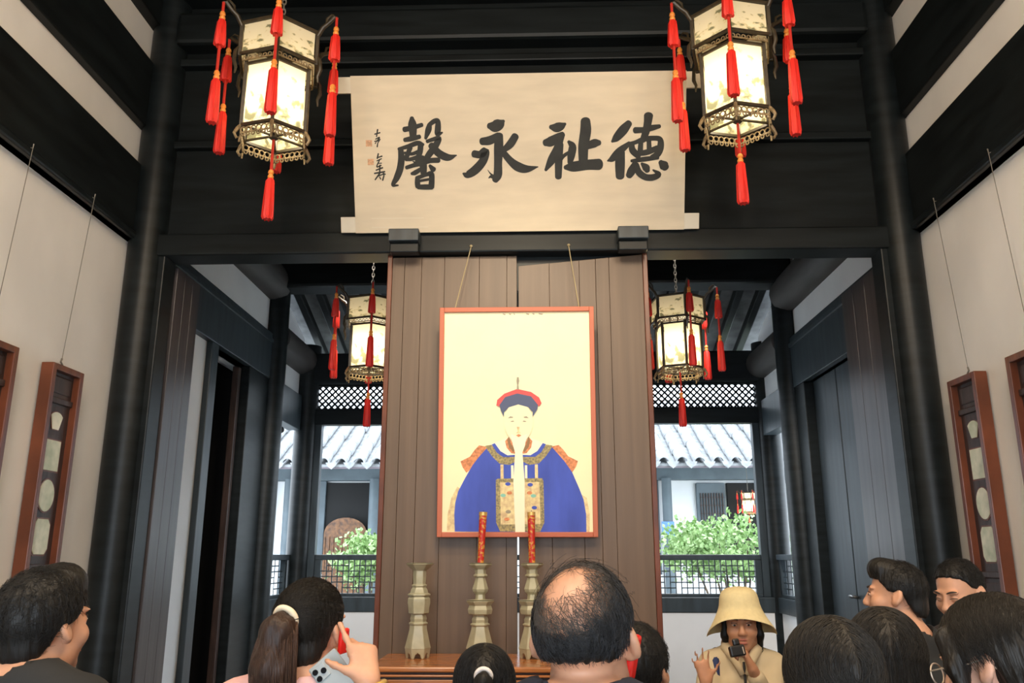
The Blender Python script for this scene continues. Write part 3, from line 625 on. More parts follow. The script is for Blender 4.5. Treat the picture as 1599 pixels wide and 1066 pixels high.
# ------------------------------------------------------------------ portrait
port = thing('framed_portrait', 'framed painted portrait of a bearded man in blue robe on the board doors', 'painting', (-0.125, 5.235, 1.79))
port.rotation_euler = (math.radians(4.2), 0, 0)
PW, PH = 0.985, 1.435
fr = MB(); b = 0.03
fr.box(-PW/2, -PW/2+b, -0.03, 0.0, 0, PH).box(PW/2-b, PW/2, -0.03, 0.0, 0, PH).box(-PW/2+b, PW/2-b, -0.03, 0.0, 0, b).box(-PW/2+b, PW/2-b, -0.03, 0.0, PH-b, PH)
fr.build('frame', M['frame_red'], port, bevel=0.003)
MB().box(-PW/2+0.01, PW/2-0.01, -0.012, -0.002, 0.01, PH-0.01).build('canvas', M['cream'], port)
def p_map(x, y):
    u = 690+x/4.18; v = 590+y/4.18
    t = (v-499)/(831-499); uL = 697+(689-697)*t; uR = 924
    return ((u-uL)/(uR-uL)-0.5)*(PW-2*b), b+(1-t)*(PH-2*b)
lay = [0]
def pp(name, m, pts, parent=port, mirror=False):
    lay[0] += 1; y = -0.0125-lay[0]*0.00025; first = None
    for q in ([pts, [(1010-a, c) for a, c in pts][::-1]] if mirror else [pts]):
        vs = [(p_map(a, c)[0], y, p_map(a, c)[1]) for a, c in q]
        o = MB().add(vs, [tuple(range(len(vs)))]).build(name, M[m], parent, fix=False)
        me = o.data; bm = bmesh.new(); bm.from_mesh(me); bmesh.ops.triangulate(bm, faces=bm.faces); bm.to_mesh(me); bm.free(); first = first or o
    return first
def arc(cx, cy, rx, ry, a0, a1, n=14): return [(cx+rx*math.cos(a), cy-ry*math.sin(a)) for a in np.linspace(math.radians(a0), math.radians(a1), n)]
pp('painted_chair_cover', 'pbadge', [(28, 1003), (34, 900), (60, 800), (100, 730), (140, 760), (120, 1003)]); pp('painted_chair_cover', 'pbadge', [(900, 1010), (905, 780), (940, 800), (958, 900), (955, 1010)])
pp('painted_cape', 'porange', [(300, 485), (245, 475), (215, 505), (185, 545), (122, 575), (135, 610), (160, 645), (230, 590), (290, 530)], mirror=True)
robe = pp('painted_robe', 'pblue', [(300, 488), (245, 545), (200, 600), (150, 680), (105, 760), (85, 830), (78, 900), (80, 1004), (935, 1012), (935, 900), (920, 810), (890, 735), (850, 645), (800, 575), (725, 492), (620, 470), (500, 520), (400, 470)])
pp('painted_collar', 'pgold', [(285, 478), (300, 505), (330, 545), (375, 588), (440, 598), (480, 578), (500, 545), (500, 520), (440, 540), (380, 515), (340, 470)], robe, True)
pp('painted_collar_stripe', 'pwhite', [(325, 468), (400, 440), (445, 425), (490, 530), (440, 548), (380, 530), (345, 495)], robe, True)
pp('painted_collar_stripe', 'pblue', [(328, 470), (348, 462), (385, 512), (430, 538), (480, 535), (480, 548), (400, 548), (360, 520)], robe, True)
pp('painted_fur_collar', 'porange', [(440, 423), (416, 450), (425, 490), (455, 525), (492, 530), (470, 470)], robe, True)
pp('painted_fur_collar', 'pbrown', [(442, 420), (430, 445), (440, 485), (470, 520), (480, 500), (455, 470)], robe, True)
pp('painted_strip', 'pbadge', [(383, 595), (403, 595), (403, 685), (383, 685)], robe, True); pp('painted_strip', 'pwhite', [(452, 600), (468, 600), (468, 685), (452, 685)], robe, True)
bdg = pp('painted_badge', 'pgold', [(352, 690), (365, 682), (655, 680), (662, 700), (664, 950), (635, 1006), (375, 1004), (350, 950)], robe)
pp('painted_badge_field', 'pbadge', [(380, 705), (635, 703), (638, 960), (380, 962)], bdg)
for x, y, m in ((398, 785, 'pteal'), (595, 788, 'pteal'), (440, 770, 'porange'), (570, 770, 'porange'), (430, 885, 'pgrey'), (600, 860, 'pblue'), (420, 930, 'porange'), (590, 930, 'porange'), (430, 715, 'pblue'), (575, 720, 'pblue')):
    pp('painted_bird_motif', m, arc(x, y, 18, 11, 0, 330, 9), bdg)
hd = pp('painted_face', 'pskin', arc(505, 330, 94, 128, 0, 345, 22))
pp('painted_beard', 'pwhite', [(455, 405), (505, 425), (560, 405), (545, 480), (528, 520), (540, 700), (536, 1010), (474, 1008), (466, 700), (480, 520), (465, 470)])
pp('painted_hat_tassels', 'pred', [(362, 225), (368, 190), (415, 150), (500, 120), (590, 140), (642, 175), (658, 212), (640, 232), (600, 190), (500, 165), (420, 190), (384, 232)])
hat_ = pp('painted_hat', 'pnavy', [(383, 222), (420, 172), (500, 149), (590, 168), (634, 222), (630, 250), (598, 297), (600, 268), (570, 236), (505, 219), (445, 236), (412, 268), (410, 297), (390, 255)])
pp('painted_hat_finial', 'pgrey', [(497, 124), (500, 95), (496, 70), (500, 45), (511, 45), (514, 70), (508, 95), (512, 124)])
for q in ([(437, 306), (452, 294), (471, 298), (468, 303)], [(452, 326), (470, 321), (478, 326), (462, 329)]): pp('painted_feature', 'pgrey', q, hd, True)
pp('painted_feature', 'pbadge', [(494, 360), (500, 390), (488, 400), (520, 400), (510, 388), (512, 360)], hd); pp('painted_feature', 'porange', [(488, 414), (505, 406), (522, 414), (505, 424)], hd)
mb = MB()
for i, (x, w_) in enumerate(((-0.09, 0.02), (-0.05, 0.016), (-0.02, 0.01), (0.06, 0.022), (0.10, 0.016), (0.14, 0.03))):
    mb.add([(x, -0.0128, PH-b-0.008), (x+w_, -0.0128, PH-b-0.012), (x+w_*0.8, -0.0128, PH-b-0.020), (x+0.003, -0.0128, PH-b-0.016)], [(0, 1, 2, 3)])
mb.build('cropped_inscription', M['pgrey'], port, fix=False)
Rm = Matrix.Rotation(math.radians(4.2), 4, 'X')
for xa, xb in ((-0.395, -0.306), (0.40, 0.345)):
    pa = Vector((xa, -0.01, PH)); pb = Rm.inverted() @ (Vector((xb+0.0, P-0.078, 3.675))-Vector((-0.125+0.0, 5.235, 1.79)))
    pb.x = xb+0.125-0.125
    st = MB().tube([pa, pb], 0.0035, 6); st.lathe([(0.006, 0), (0.010, 0.004), (0.010, 0.012), (0.004, 0.016)], 8, tuple(pb)); st.build('hanging_string', M['string'], port)

# ------------------------------------------------------------------ altar table and celadon set
TZ = 1.115
tb = thing('altar_table', 'long polished reddish brown altar table against the board doors', 'table', (-0.13, 4.94, 0))
MB().box(-0.77, 0.77, -0.31, 0.31, TZ-0.028, TZ).build('tabletop', M['tablewood'], tb, bevel=0.008)
MB().box(-0.752, 0.752, -0.292, 0.292, TZ-0.040, TZ-0.028).build('edge_moulding', M['darkwood'], tb, bevel=0.003)
MB().box(-0.765, 0.765, -0.305, 0.305, TZ-0.052, TZ-0.040).build('moulding', M['tablewood'], tb, bevel=0.004)
MB().box(-0.74, 0.74, -0.28, 0.28, TZ-0.066, TZ-0.052).build('waist', M['darkwood'], tb)
for y in (-0.29, 0.265):
    MB().box(-0.75, 0.75, y, y+0.025, TZ-0.20, TZ-0.066).build('apron', M['tablewood'], tb, bevel=0.004)
cvm = MB()
for c_ in (-0.5, -0.3, -0.1, 0.1, 0.3, 0.5):
    for sgn in (-1, 1):
        cvm.tube([(c_+sgn*(0.085-0.055*t)*math.cos(t*7)-sgn*0.0, -0.292, TZ-0.115+(0.034-0.02*t)*math.sin(t*7)) for t in np.linspace(0, 1, 14)], 0.007, 5)
    cvm.box(c_-0.09, c_+0.09, -0.294, -0.288, TZ-0.093, TZ-0.085)
ca = cvm.build('carved_scrollwork', M['darkwood'], tb); ca['kind'] = 'stuff'
for x in (-0.74, 0.67):
    for y in (-0.30, 0.23):
        MB().add([(x+dx, y+dy, z) for z, s0 in ((0, 0.0), (0.12, 0.012), (TZ-0.066, 0.0)) for dx, dy in ((s0, s0), (0.07-s0, s0), (0.07-s0, 0.07-s0), (s0, 0.07-s0))],
            [(3, 2, 1, 0), (0, 1, 5, 4), (1, 2, 6, 5), (2, 3, 7, 6), (3, 0, 4, 7), (4, 5, 9, 8), (5, 6, 10, 9), (6, 7, 11, 10), (7, 4, 8, 11), (8, 9, 10, 11)]).build('leg', M['tablewood'], tb, bevel=0.006)
def hex_base(mb, r0, r1, h, n=6):
    # flared foot with an arched opening in every face
    for k in range(n):
        a0 = -PI/2+(k-0.5)*2*PI/n; a1 = a0+2*PI/n
        P0, P1 = Vector((r0*math.cos(a0), r0*math.sin(a0), 0)), Vector((r0*math.cos(a1), r0*math.sin(a1), 0))
        T0, T1 = Vector((r1*math.cos(a0), r1*math.sin(a0), h)), Vector((r1*math.cos(a1), r1*math.sin(a1), h))
        prof = [(0, 0), (0.16, 0), (0.24, 0.18), (0.30, 0.42), (0.42, 0.50), (0.5, 0.62), (0.58, 0.50), (0.70, 0.42), (0.76, 0.18), (0.84, 0), (1, 0), (1, 1), (0, 1)]
        f = lambda a, c, d: tuple((P0.lerp(P1, a)).lerp(T0.lerp(T1, a), c)*d+Vector((0, 0, ((P0.lerp(P1, a)).lerp(T0.lerp(T1, a), c)).z*(1-d))))
        mb.prism(prof, f, 0.86, 1.0)
def vase_part(name, prof, t, parent=None, n=6):
    mb = MB(); mb.lathe(prof, n, (0, 0, 0), a0=-PI/2-PI/n); return mb.build(name, M['celadon'], parent or t, smooth=0.35, bevel=0.0025)
K = 0.00098
def pr(lst, base=930): return [(w_/2*K*1.12, (base-y)*K) for y, w_ in sorted(lst, key=lambda q: -q[0])]
def make_vase(loc, label):
    t = thing('celadon_vase', label, 'vase', loc, 0.15)
    mb = MB(); hex_base(mb, 0.066, 0.074, 0.055); mb.build('foot', M['celadon'], t, bevel=0.002)
    vase_part('body', pr([(876, 138), (850, 126), (770, 92), (748, 90), (742, 100), (734, 100), (730, 82), (712, 88), (695, 80), (686, 80), (682, 108), (674, 108), (650, 112), (625, 120), (600, 118), (586, 100), (582, 122), (574, 122), (568, 96), (548, 86), (535, 72), (530, 82), (522, 82), (518, 66), (470, 72), (430, 96), (408, 138), (402, 152), (396, 152), (398, 130), (440, 70)])[:-0 or None], t)
    return t
def make_stick(loc, label):
    t = thing('celadon_candlestick', label, 'candlestick', loc, 0.1)
    mb = MB(); hex_base(mb, 0.070, 0.078, 0.055); mb.build('foot', M['celadon'], t, bevel=0.002)
    vase_part('stem', pr([(876, 146), (850, 132), (770, 92), (752, 88), (748, 102), (740, 102), (736, 84), (716, 88), (700, 76), (690, 78), (686, 122), (676, 126), (660, 130), (640, 118), (632, 112)]), t)
    vase_part('drip_dish', pr([(640, 112), (624, 136), (612, 150), (606, 150), (608, 120), (604, 54), (575, 50), (560, 78), (545, 86), (520, 72), (490, 56), (478, 52), (474, 76), (464, 76), (460, 60), (432, 62), (424, 86), (412, 116), (402, 126), (396, 126), (398, 100)]), t)
    return t
make_vase((-0.69, 5.02, TZ), 'faceted celadon vase at the left end of the altar table')
make_stick((-0.335, 5.02, TZ), 'left celadon candlestick on the altar table, with a gilded red candle')
make_stick((-0.035, 5.02, TZ), 'right celadon candlestick on the altar table, half hidden by the balding head')
def make_candle(loc, ry, label):
    t = thing('red_candle', label, 'candle', loc); t.rotation_euler = (0, ry, 0)
    MB().lathe([(0.019, 0), (0.020, 0.14), (0.0235, 0.285)], 20).build('wax', M['candle'], t, smooth=0.6)
    MB().lathe([(0.0245, 0.27), (0.0245, 0.289), (0.021, 0.291)], 20).build('gilt_rim', M['gold'], t, smooth=0.6)
    MB().tube([(0, 0, 0.285), (0.001, 0, 0.30)], 0.0018, 6).build('wick', M['black'], t)
make_candle((-0.335, 5.02, TZ+0.524), 0.045, 'carved red and gold candle in the left candlestick, before the blue robe')
make_candle((-0.035, 5.02, TZ+0.524), -0.01, 'carved red and gold candle in the right candlestick, above the balding head')

# ------------------------------------------------------------------ hanging panels with dream-stone insets
def hang_panel(label, side, y0, y1, zt, zb):
    X = XL if side < 0 else XR; s = 1 if side < 0 else -1
    t = thing('hanging_panel', label, 'wall panel', (X, (y0+y1)/2, zb), 0, 'hanging panels with stone insets')
    W, H = y1-y0, zt-zb; d0, d1 = 0.012, 0.085
    def bx(mb, a, b, c, d, e=d0, f=d1): return mb.box(min(s*e, s*f), max(s*e, s*f), a, b, c, d)
    mb = MB(); r = 0.036
    bx(mb, -W/2, -W/2+r, 0, H); bx(mb, W/2-r, W/2, 0, H); bx(mb, -W/2+r, W/2-r, 0, r); bx(mb, -W/2+r, W/2-r, H-r, H)
    mb.build('frame', M['redwood'], t, bevel=0.004)
    bx(MB(), -W/2+r, W/2-r, r, H-r, 0.014, 0.044).build('board', M['darkwood'], t)
    for q in (0.85, 0.15): bx(MB(), -W/2+r, W/2-r, H*q-0.018, H*q+0.018, 0.02, 0.06).build('cross_rail', M['darkwood'], t, bevel=0.006)
    for a, c in ((0.88, 0.96), (0.04, 0.12)): bx(MB(), -W/2+r+0.02, W/2-r-0.02, H*a, H*c, 0.03, 0.05).build('carved_panel', M['darkwood'], t, bevel=0.01)
    w = W*0.23
    fan = [(w*1.05*math.sin(a), 0.055*math.cos(a)*1.25-0.02) for a in np.linspace(-0.85, 0.85, 9)]+[(w*0.42, -0.050), (-w*0.42, -0.050)]
    rect = [(-w, -0.085), (w, -0.085), (w, 0.085), (-w, 0.085)]
    oval = [(w*math.cos(a), 0.088*math.sin(a)) for a in np.linspace(0, 2*PI, 24, endpoint=False)]
    c = 0.32; octo = [(-w, -0.095+0.03), (-w*(1-c), -0.095), (w*(1-c), -0.095), (w, -0.065), (w, 0.065), (w*(1-c), 0.095), (-w*(1-c), 0.095), (-w, 0.065)]
    for poly, q in ((fan, 0.765), (rect, 0.615), (oval, 0.445), (octo, 0.275)):
        mb = MB(); mb.prism(poly, lambda a, b, d: (s*d, a, H*q+b), 0.04, 0.050); o = mb.build('stone_inset', M['marble'], t, bevel=0.002)
        mb = MB(); big = [(a*1.12, b*1.09) for a, b in poly]; mb.prism(big, lambda a, b, d: (s*d, a, H*q+b), 0.038, 0.047); mb.build('inset_rim', M['redwood'], o)
    hk = MB().tube([(s*0.03, 0, H), (s*0.03, 0.012, H+0.02), (s*0.03, -0.008, H+0.035), (s*0.03, 0, H+0.055)], 0.006, 6).tube([(s*0.03, 0, H+0.055), (s*0.094, 0, 3.792-zb)], 0.0022, 5)
    hk.tube([(s*0.06, 0, 3.80-zb), (s*0.094, 0, 3.79-zb), (s*0.096, 0, 3.815-zb)], 0.004, 5); hk.build('hanging_wire', M['wire'], t)
hang_panel('redwood framed hanging panel on the left wall beside the corner column', -1, 4.46, 4.78, 2.73, 1.42)
hang_panel('redwood hanging panel at the left picture edge, mostly cut off', -1, 3.82, 4.14, 2.73, 1.42)
hang_panel('redwood framed hanging panel on the right wall beside the corner column', 1, 4.67, 4.99, 2.69, 1.38)
hang_panel('redwood hanging panel at the right picture edge, mostly cut off', 1, 4.03, 4.35, 2.69, 1.38)

# ------------------------------------------------------------------ people: bodies grown from smooth distance fields
def axis_grid(lo, hi, coarse, fines):
    out = [lo]
    while out[-1] < hi:
        x = out[-1]; st = coarse
        for a, b, f in fines:
            if a-coarse*0.5 <= x <= b: st = min(st, f)
        out.append(x+st)
    return np.array(out, dtype=np.float32)
class Field:
    def __init__(s, lo, hi, coarse, fines=((), (), ())):
        s.ax = [axis_grid(lo[i], hi[i], coarse, fines[i]) for i in range(3)]
        s.F = np.full([len(a) for a in s.ax], 0.25, dtype=np.float32)
    def block(s, lo, hi):
        sl = []
        for i in range(3):
            a = np.searchsorted(s.ax[i], lo[i]); b = np.searchsorted(s.ax[i], hi[i]); 
            if b <= a: return None, None
            sl.append(slice(int(a), int(b)))
        g = np.meshgrid(*[s.ax[i][sl[i]] for i in range(3)], indexing='ij')
        return tuple(sl), np.stack(g, -1)
    def comb(s, sl, d, k, op):
        f = s.F[sl]
        if op == 'add': h = np.clip(0.5+0.5*(f-d)/k, 0, 1); s.F[sl] = f*(1-h)+d*h-k*h*(1-h)
        elif op == 'sub': h = np.clip(0.5-0.5*(f+d)/k, 0, 1); s.F[sl] = f*(1-h)-d*h+k*h*(1-h)
        else: h = np.clip(0.5-0.5*(f-d)/k, 0, 1); s.F[sl] = f*(1-h)+d*h+k*h*(1-h)
    def ell(s, c, r, Mx=None, k=0.02, op='add', rot=None):
        # ellipsoid in the frame Mx (4x4); rot: extra euler inside the frame
        m = (Mx or Matrix.Identity(4)) @ Matrix.Translation(c)
        if rot: m = m @ (Matrix.Rotation(rot[2], 4, 'Z') @ Matrix.Rotation(rot[1], 4, 'Y') @ Matrix.Rotation(rot[0], 4, 'X'))
        ctr = np.array(m.translation); R = max(r)*1.15*m.to_scale()[0]+k+0.035
        sl, p = s.block(ctr-R, ctr+R)
        if sl is None: return s
        inv = np.array(m.inverted(), dtype=np.float32); q = p@inv[:3, :3].T+inv[:3, 3]; r = np.array(r, dtype=np.float32)
        k0 = np.linalg.norm(q/r, axis=-1); k1 = np.linalg.norm(q/(r*r), axis=-1)+1e-9; d = k0*(k0-1)/k1*m.to_scale()[0]
        s.comb(sl, d, k, op); return s
    def cone(s, a, b, ra, rb, Mx=None, k=0.02, op='add', flat=None):
        m = Mx or Matrix.Identity(4); sc = m.to_scale()[0]; a = np.array(m @ Vector(a), dtype=np.float32); b = np.array(m @ Vector(b), dtype=np.float32); ra *= sc; rb *= sc
        R = max(ra, rb)+k+0.03; sl, p = s.block(np.minimum(a, b)-R, np.maximum(a, b)+R)
        if sl is None: return s
        ab = b-a; t = np.clip(((p-a)@ab)/(ab@ab+1e-9), 0, 1); d = np.linalg.norm(p-a-t[..., None]*ab, axis=-1)-(ra+(rb-ra)*t)
        s.comb(sl, d, k, op); return s
    def chain(s, pts, rs, Mx=None, k=0.02):
        for i in range(len(pts)-1): s.cone(pts[i], pts[i+1], rs[i], rs[i+1], Mx, k)
        return s
    def cutfn(s, fn, k=0.01, op='int'):
        g = np.meshgrid(*s.ax, indexing='ij'); s.comb((slice(None),)*3, fn(*g).astype(np.float32), k, op); return s
    def mesh(s):
        F = s.F; ax = s.ax; neg = F < 0; nx, ny, nz = F.shape
        cnt = np.zeros((nx-1, ny-1, nz-1), np.int16); acc = np.zeros((nx-1, ny-1, nz-1, 3), np.float32); fl = {}
        idx = np.meshgrid(*[np.arange(n) for n in F.shape], indexing='ij')
        for d in range(3):
            sa = [slice(None)]*3; sb = [slice(None)]*3; sa[d] = slice(0, -1); sb[d] = slice(1, None); sa, sb = tuple(sa), tuple(sb)
            f0, f1 = F[sa], F[sb]; cr = neg[sa] != neg[sb]; fl[d] = cr
            t = np.where(cr, f0/(f0-f1+1e-12), 0); P3 = np.zeros(cr.shape+(3,), np.float32)
            I = np.nonzero(cr); pos = [ax[i][I[i]] for i in range(3)]; tt = t[I]
            pos[d] = ax[d][I[d]]*(1-tt)+ax[d][I[d]+1]*tt
            o = [i for i in range(3) if i != d]
            for e in (0, 1):
                for g in (0, 1):
                    c = [I[0], I[1], I[2]]; c[o[0]] = c[o[0]]-e; c[o[1]] = c[o[1]]-g
                    ok = (c[o[0]] >= 0) & (c[o[1]] >= 0) & (c[o[0]] < cnt.shape[o[0]]) & (c[o[1]] < cnt.shape[o[1]])
                    ci = tuple(x[ok] for x in c); np.add.at(cnt, ci, 1)
                    for i in range(3): np.add.at(acc[..., i], ci, pos[i][ok])
        act = cnt > 0; vid = np.full(cnt.shape, -1, np.int64); vid[act] = np.arange(act.sum()); V = acc[act]/cnt[act][:, None]
        Fc = []
        for d in range(3):
            I = np.nonzero(fl[d]); o = [i for i in range(3) if i != d]
            ok = (I[o[0]] > 0) & (I[o[1]] > 0) & (I[o[0]] < F.shape[o[0]]-1) & (I[o[1]] < F.shape[o[1]]-1)
            I = [x[ok] for x in I]; q = []
            for e, g in ((1, 1), (0, 1), (0, 0), (1, 0)):
                c = [I[0].copy(), I[1].copy(), I[2].copy()]; c[o[0]] -= e; c[o[1]] -= g; q.append(vid[tuple(c)])
            q = np.stack(q, -1); fp = neg[tuple(I)]
            if d == 1: fp = ~fp
            q[~fp] = q[~fp][:, ::-1]; Fc.append(q)
        return V, np.concatenate(Fc)
    def build(s, name, m, parent=None, smooth_it=1):
        V, Q_ = s.mesh(); me = bpy.data.meshes.new(name); me.vertices.add(len(V)); me.vertices.foreach_set('co', V.astype(np.float32).ravel())
        me.loops.add(Q_.size); me.loops.foreach_set('vertex_index', Q_.astype(np.int32).ravel()); me.polygons.add(len(Q_))
        me.polygons.foreach_set('loop_start', np.arange(0, Q_.size, 4, dtype=np.int32)); me.update(calc_edges=True)
        me.materials.append(m); me.polygons.foreach_set('use_smooth', [True]*len(Q_)); o = link(name, me, parent)
        if smooth_it:
            md = o.modifiers.new('smooth', 'SMOOTH'); md.factor = 0.5; md.iterations = smooth_it
        return o

def skin_mat(name, c):
    m = mat(name, c, 0.5, var=0.10, scale=(25, 25, 25)); b = m.node_tree.nodes['Principled BSDF']
    b.inputs['Subsurface Weight'].default_value = 0.12; b.inputs['Subsurface Radius'].default_value = (0.012, 0.005, 0.003); return m
def hair_mat(name, c, rough=0.46):
    return mat(name, c, rough, var=0.45, scale=(160, 160, 14), bump=0.35, spec=0.3)
M['skin_a'] = skin_mat('warm_skin', (0.60, 0.31, 0.19)); M['skin_b'] = skin_mat('tan_skin', (0.56, 0.27, 0.15)); M['skin_c'] = skin_mat('light_skin', (0.66, 0.37, 0.26))
M['lip'] = mat('lip', (0.48, 0.16, 0.12), 0.45); M['brow'] = mat('brow_hair', (0.03, 0.02, 0.015), 0.7); M['eyew'] = mat('eye_white', (0.75, 0.70, 0.65), 0.3); M['iris'] = mat('dark_iris', (0.02, 0.012, 0.01), 0.2)
M['hair_k'] = hair_mat('black_hair', (0.010, 0.009, 0.008)); M['hair_br'] = hair_mat('dark_brown_hair', (0.038, 0.019, 0.012)); M['hair_w'] = hair_mat('soft_black_hair', (0.016, 0.013, 0.010)); M['hair_k2'] = hair_mat('grey_flecked_hair', (0.020, 0.020, 0.022)); M['hair_br2'] = hair_mat('lighter_brown_hair', (0.085, 0.042, 0.024)); M['hair_g'] = hair_mat('greying_hair', (0.085, 0.072, 0.062), 0.5)
M['tee_k'] = mat('black_tee', (0.016, 0.016, 0.016), 0.85, var=0.2, scale=(9, 9, 9)); M['pink'] = mat('pink_top', (0.74, 0.42, 0.38), 0.85, var=0.06, scale=(9, 9, 9)); M['navy'] = mat('navy_shirt', (0.007, 0.010, 0.022), 0.9)
M['beige'] = mat('cream_jacket', (0.62, 0.50, 0.32), 0.85, var=0.08, scale=(9, 9, 9)); M['brown_t'] = mat('dark_brown_top', (0.035, 0.022, 0.018), 0.85); M['grey_t'] = mat('grey_top', (0.28, 0.27, 0.26), 0.85)
M['trouser'] = mat('dark_trousers', (0.03, 0.032, 0.038), 0.85); M['hat'] = mat('cream_bucket_hat', (0.80, 0.66, 0.36), 0.85, var=0.05, scale=(60, 60, 60), bump=0.1)
M['red_dev'] = mat('red_audio_guide', (0.78, 0.022, 0.015), 0.35); M['phone'] = mat('pale_phone', (0.36, 0.39, 0.39), 0.3); M['lens'] = mat('black_lens', (0.01, 0.01, 0.012), 0.1); M['tie'] = mat('cream_hair_tie', (0.80, 0.66, 0.46), 0.7); M['tie_w'] = mat('white_hair_tie', (0.80, 0.74, 0.70), 0.7)
M['specs'] = mat('pale_metal_spectacles', (0.72, 0.60, 0.48), 0.3, 0.5); M['white_c'] = mat('white_cloth', (0.75, 0.72, 0.68), 0.8); M['black_p'] = mat('black_plastic', (0.012, 0.012, 0.013), 0.35); M['strapk'] = mat('dark_strap', (0.035, 0.02, 0.018), 0.7); M['navyb'] = mat('navy_bag_strap', (0.02, 0.035, 0.11), 0.8)

def at_px(u, v, zc):
    c, s_ = math.cos(TH), math.sin(TH); R = Vector((math.cos(PS), math.sin(PS), 0)); Fw = Vector((-math.sin(PS)*c, math.cos(PS)*c, s_)); U = R.cross(Fw)
    return Vector((0, 0, 1.68))+Fw*zc+R*((u-799.5)/FPX*zc)-U*((v-533)/FPX*zc)
def hand(F, wrist, pdir, pnorm, curls, Mx=None, thumb=0.6, side=1, sc=1.0, spread=0.0):
    # palm and five fingers: pdir along the hand, pnorm out of the palm, side +1/-1 puts the thumb on that flank; curls in radians per joint
    w = Vector(wrist); d = Vector(pdir).normalized(); n = Vector(pnorm); n = (n-d*n.dot(d)).normalized(); sd = d.cross(n).normalized()*side
    for i, (off, L, r, cu) in enumerate(zip((0.030, 0.010, -0.010, -0.028), (0.072, 0.080, 0.074, 0.058), (0.0092, 0.0095, 0.0090, 0.0080), curls)):
        kn = w+d*(0.088-0.006*abs(i-1))*sc+sd*off*sc
        F.cone(w+sd*off*0.55*sc+d*0.012*sc, kn, 0.0150*sc, 0.0120*sc, Mx, 0.016)
        p = kn; dr = (d+sd*spread*(1.2-i*0.85)).normalized(); ax = dr.cross(n)
        for j, fr in enumerate((0.45, 0.31, 0.24)):
            dr = Matrix.Rotation(cu*(0.8 if j == 0 else 1.0), 3, ax) @ dr; q = p+dr*L*fr*sc
            F.cone(p, q, (r-0.0006*j)*sc, (r-0.0006*(j+1))*sc, Mx, 0.004); p = q
    b = w+d*0.022*sc+sd*0.026*sc; t1 = (d*0.55+sd*0.85+n*0.25*thumb).normalized()
    F.cone(w+d*0.015*sc+sd*0.012*sc, b+t1*0.026*sc, 0.0165*sc, 0.0125*sc, Mx, 0.012)
    p = b+t1*0.026*sc
    for j, (L, a) in enumerate(((0.032, 0.25), (0.026, 0.3))):
        t1 = (t1+(d*0.5+n*0.8*thumb-sd*0.5*thumb)*a).normalized(); q = p+t1*L*sc; F.cone(p, q, (0.0105-0.001*j)*sc, (0.0095-0.001*j)*sc, Mx, 0.005); p = q

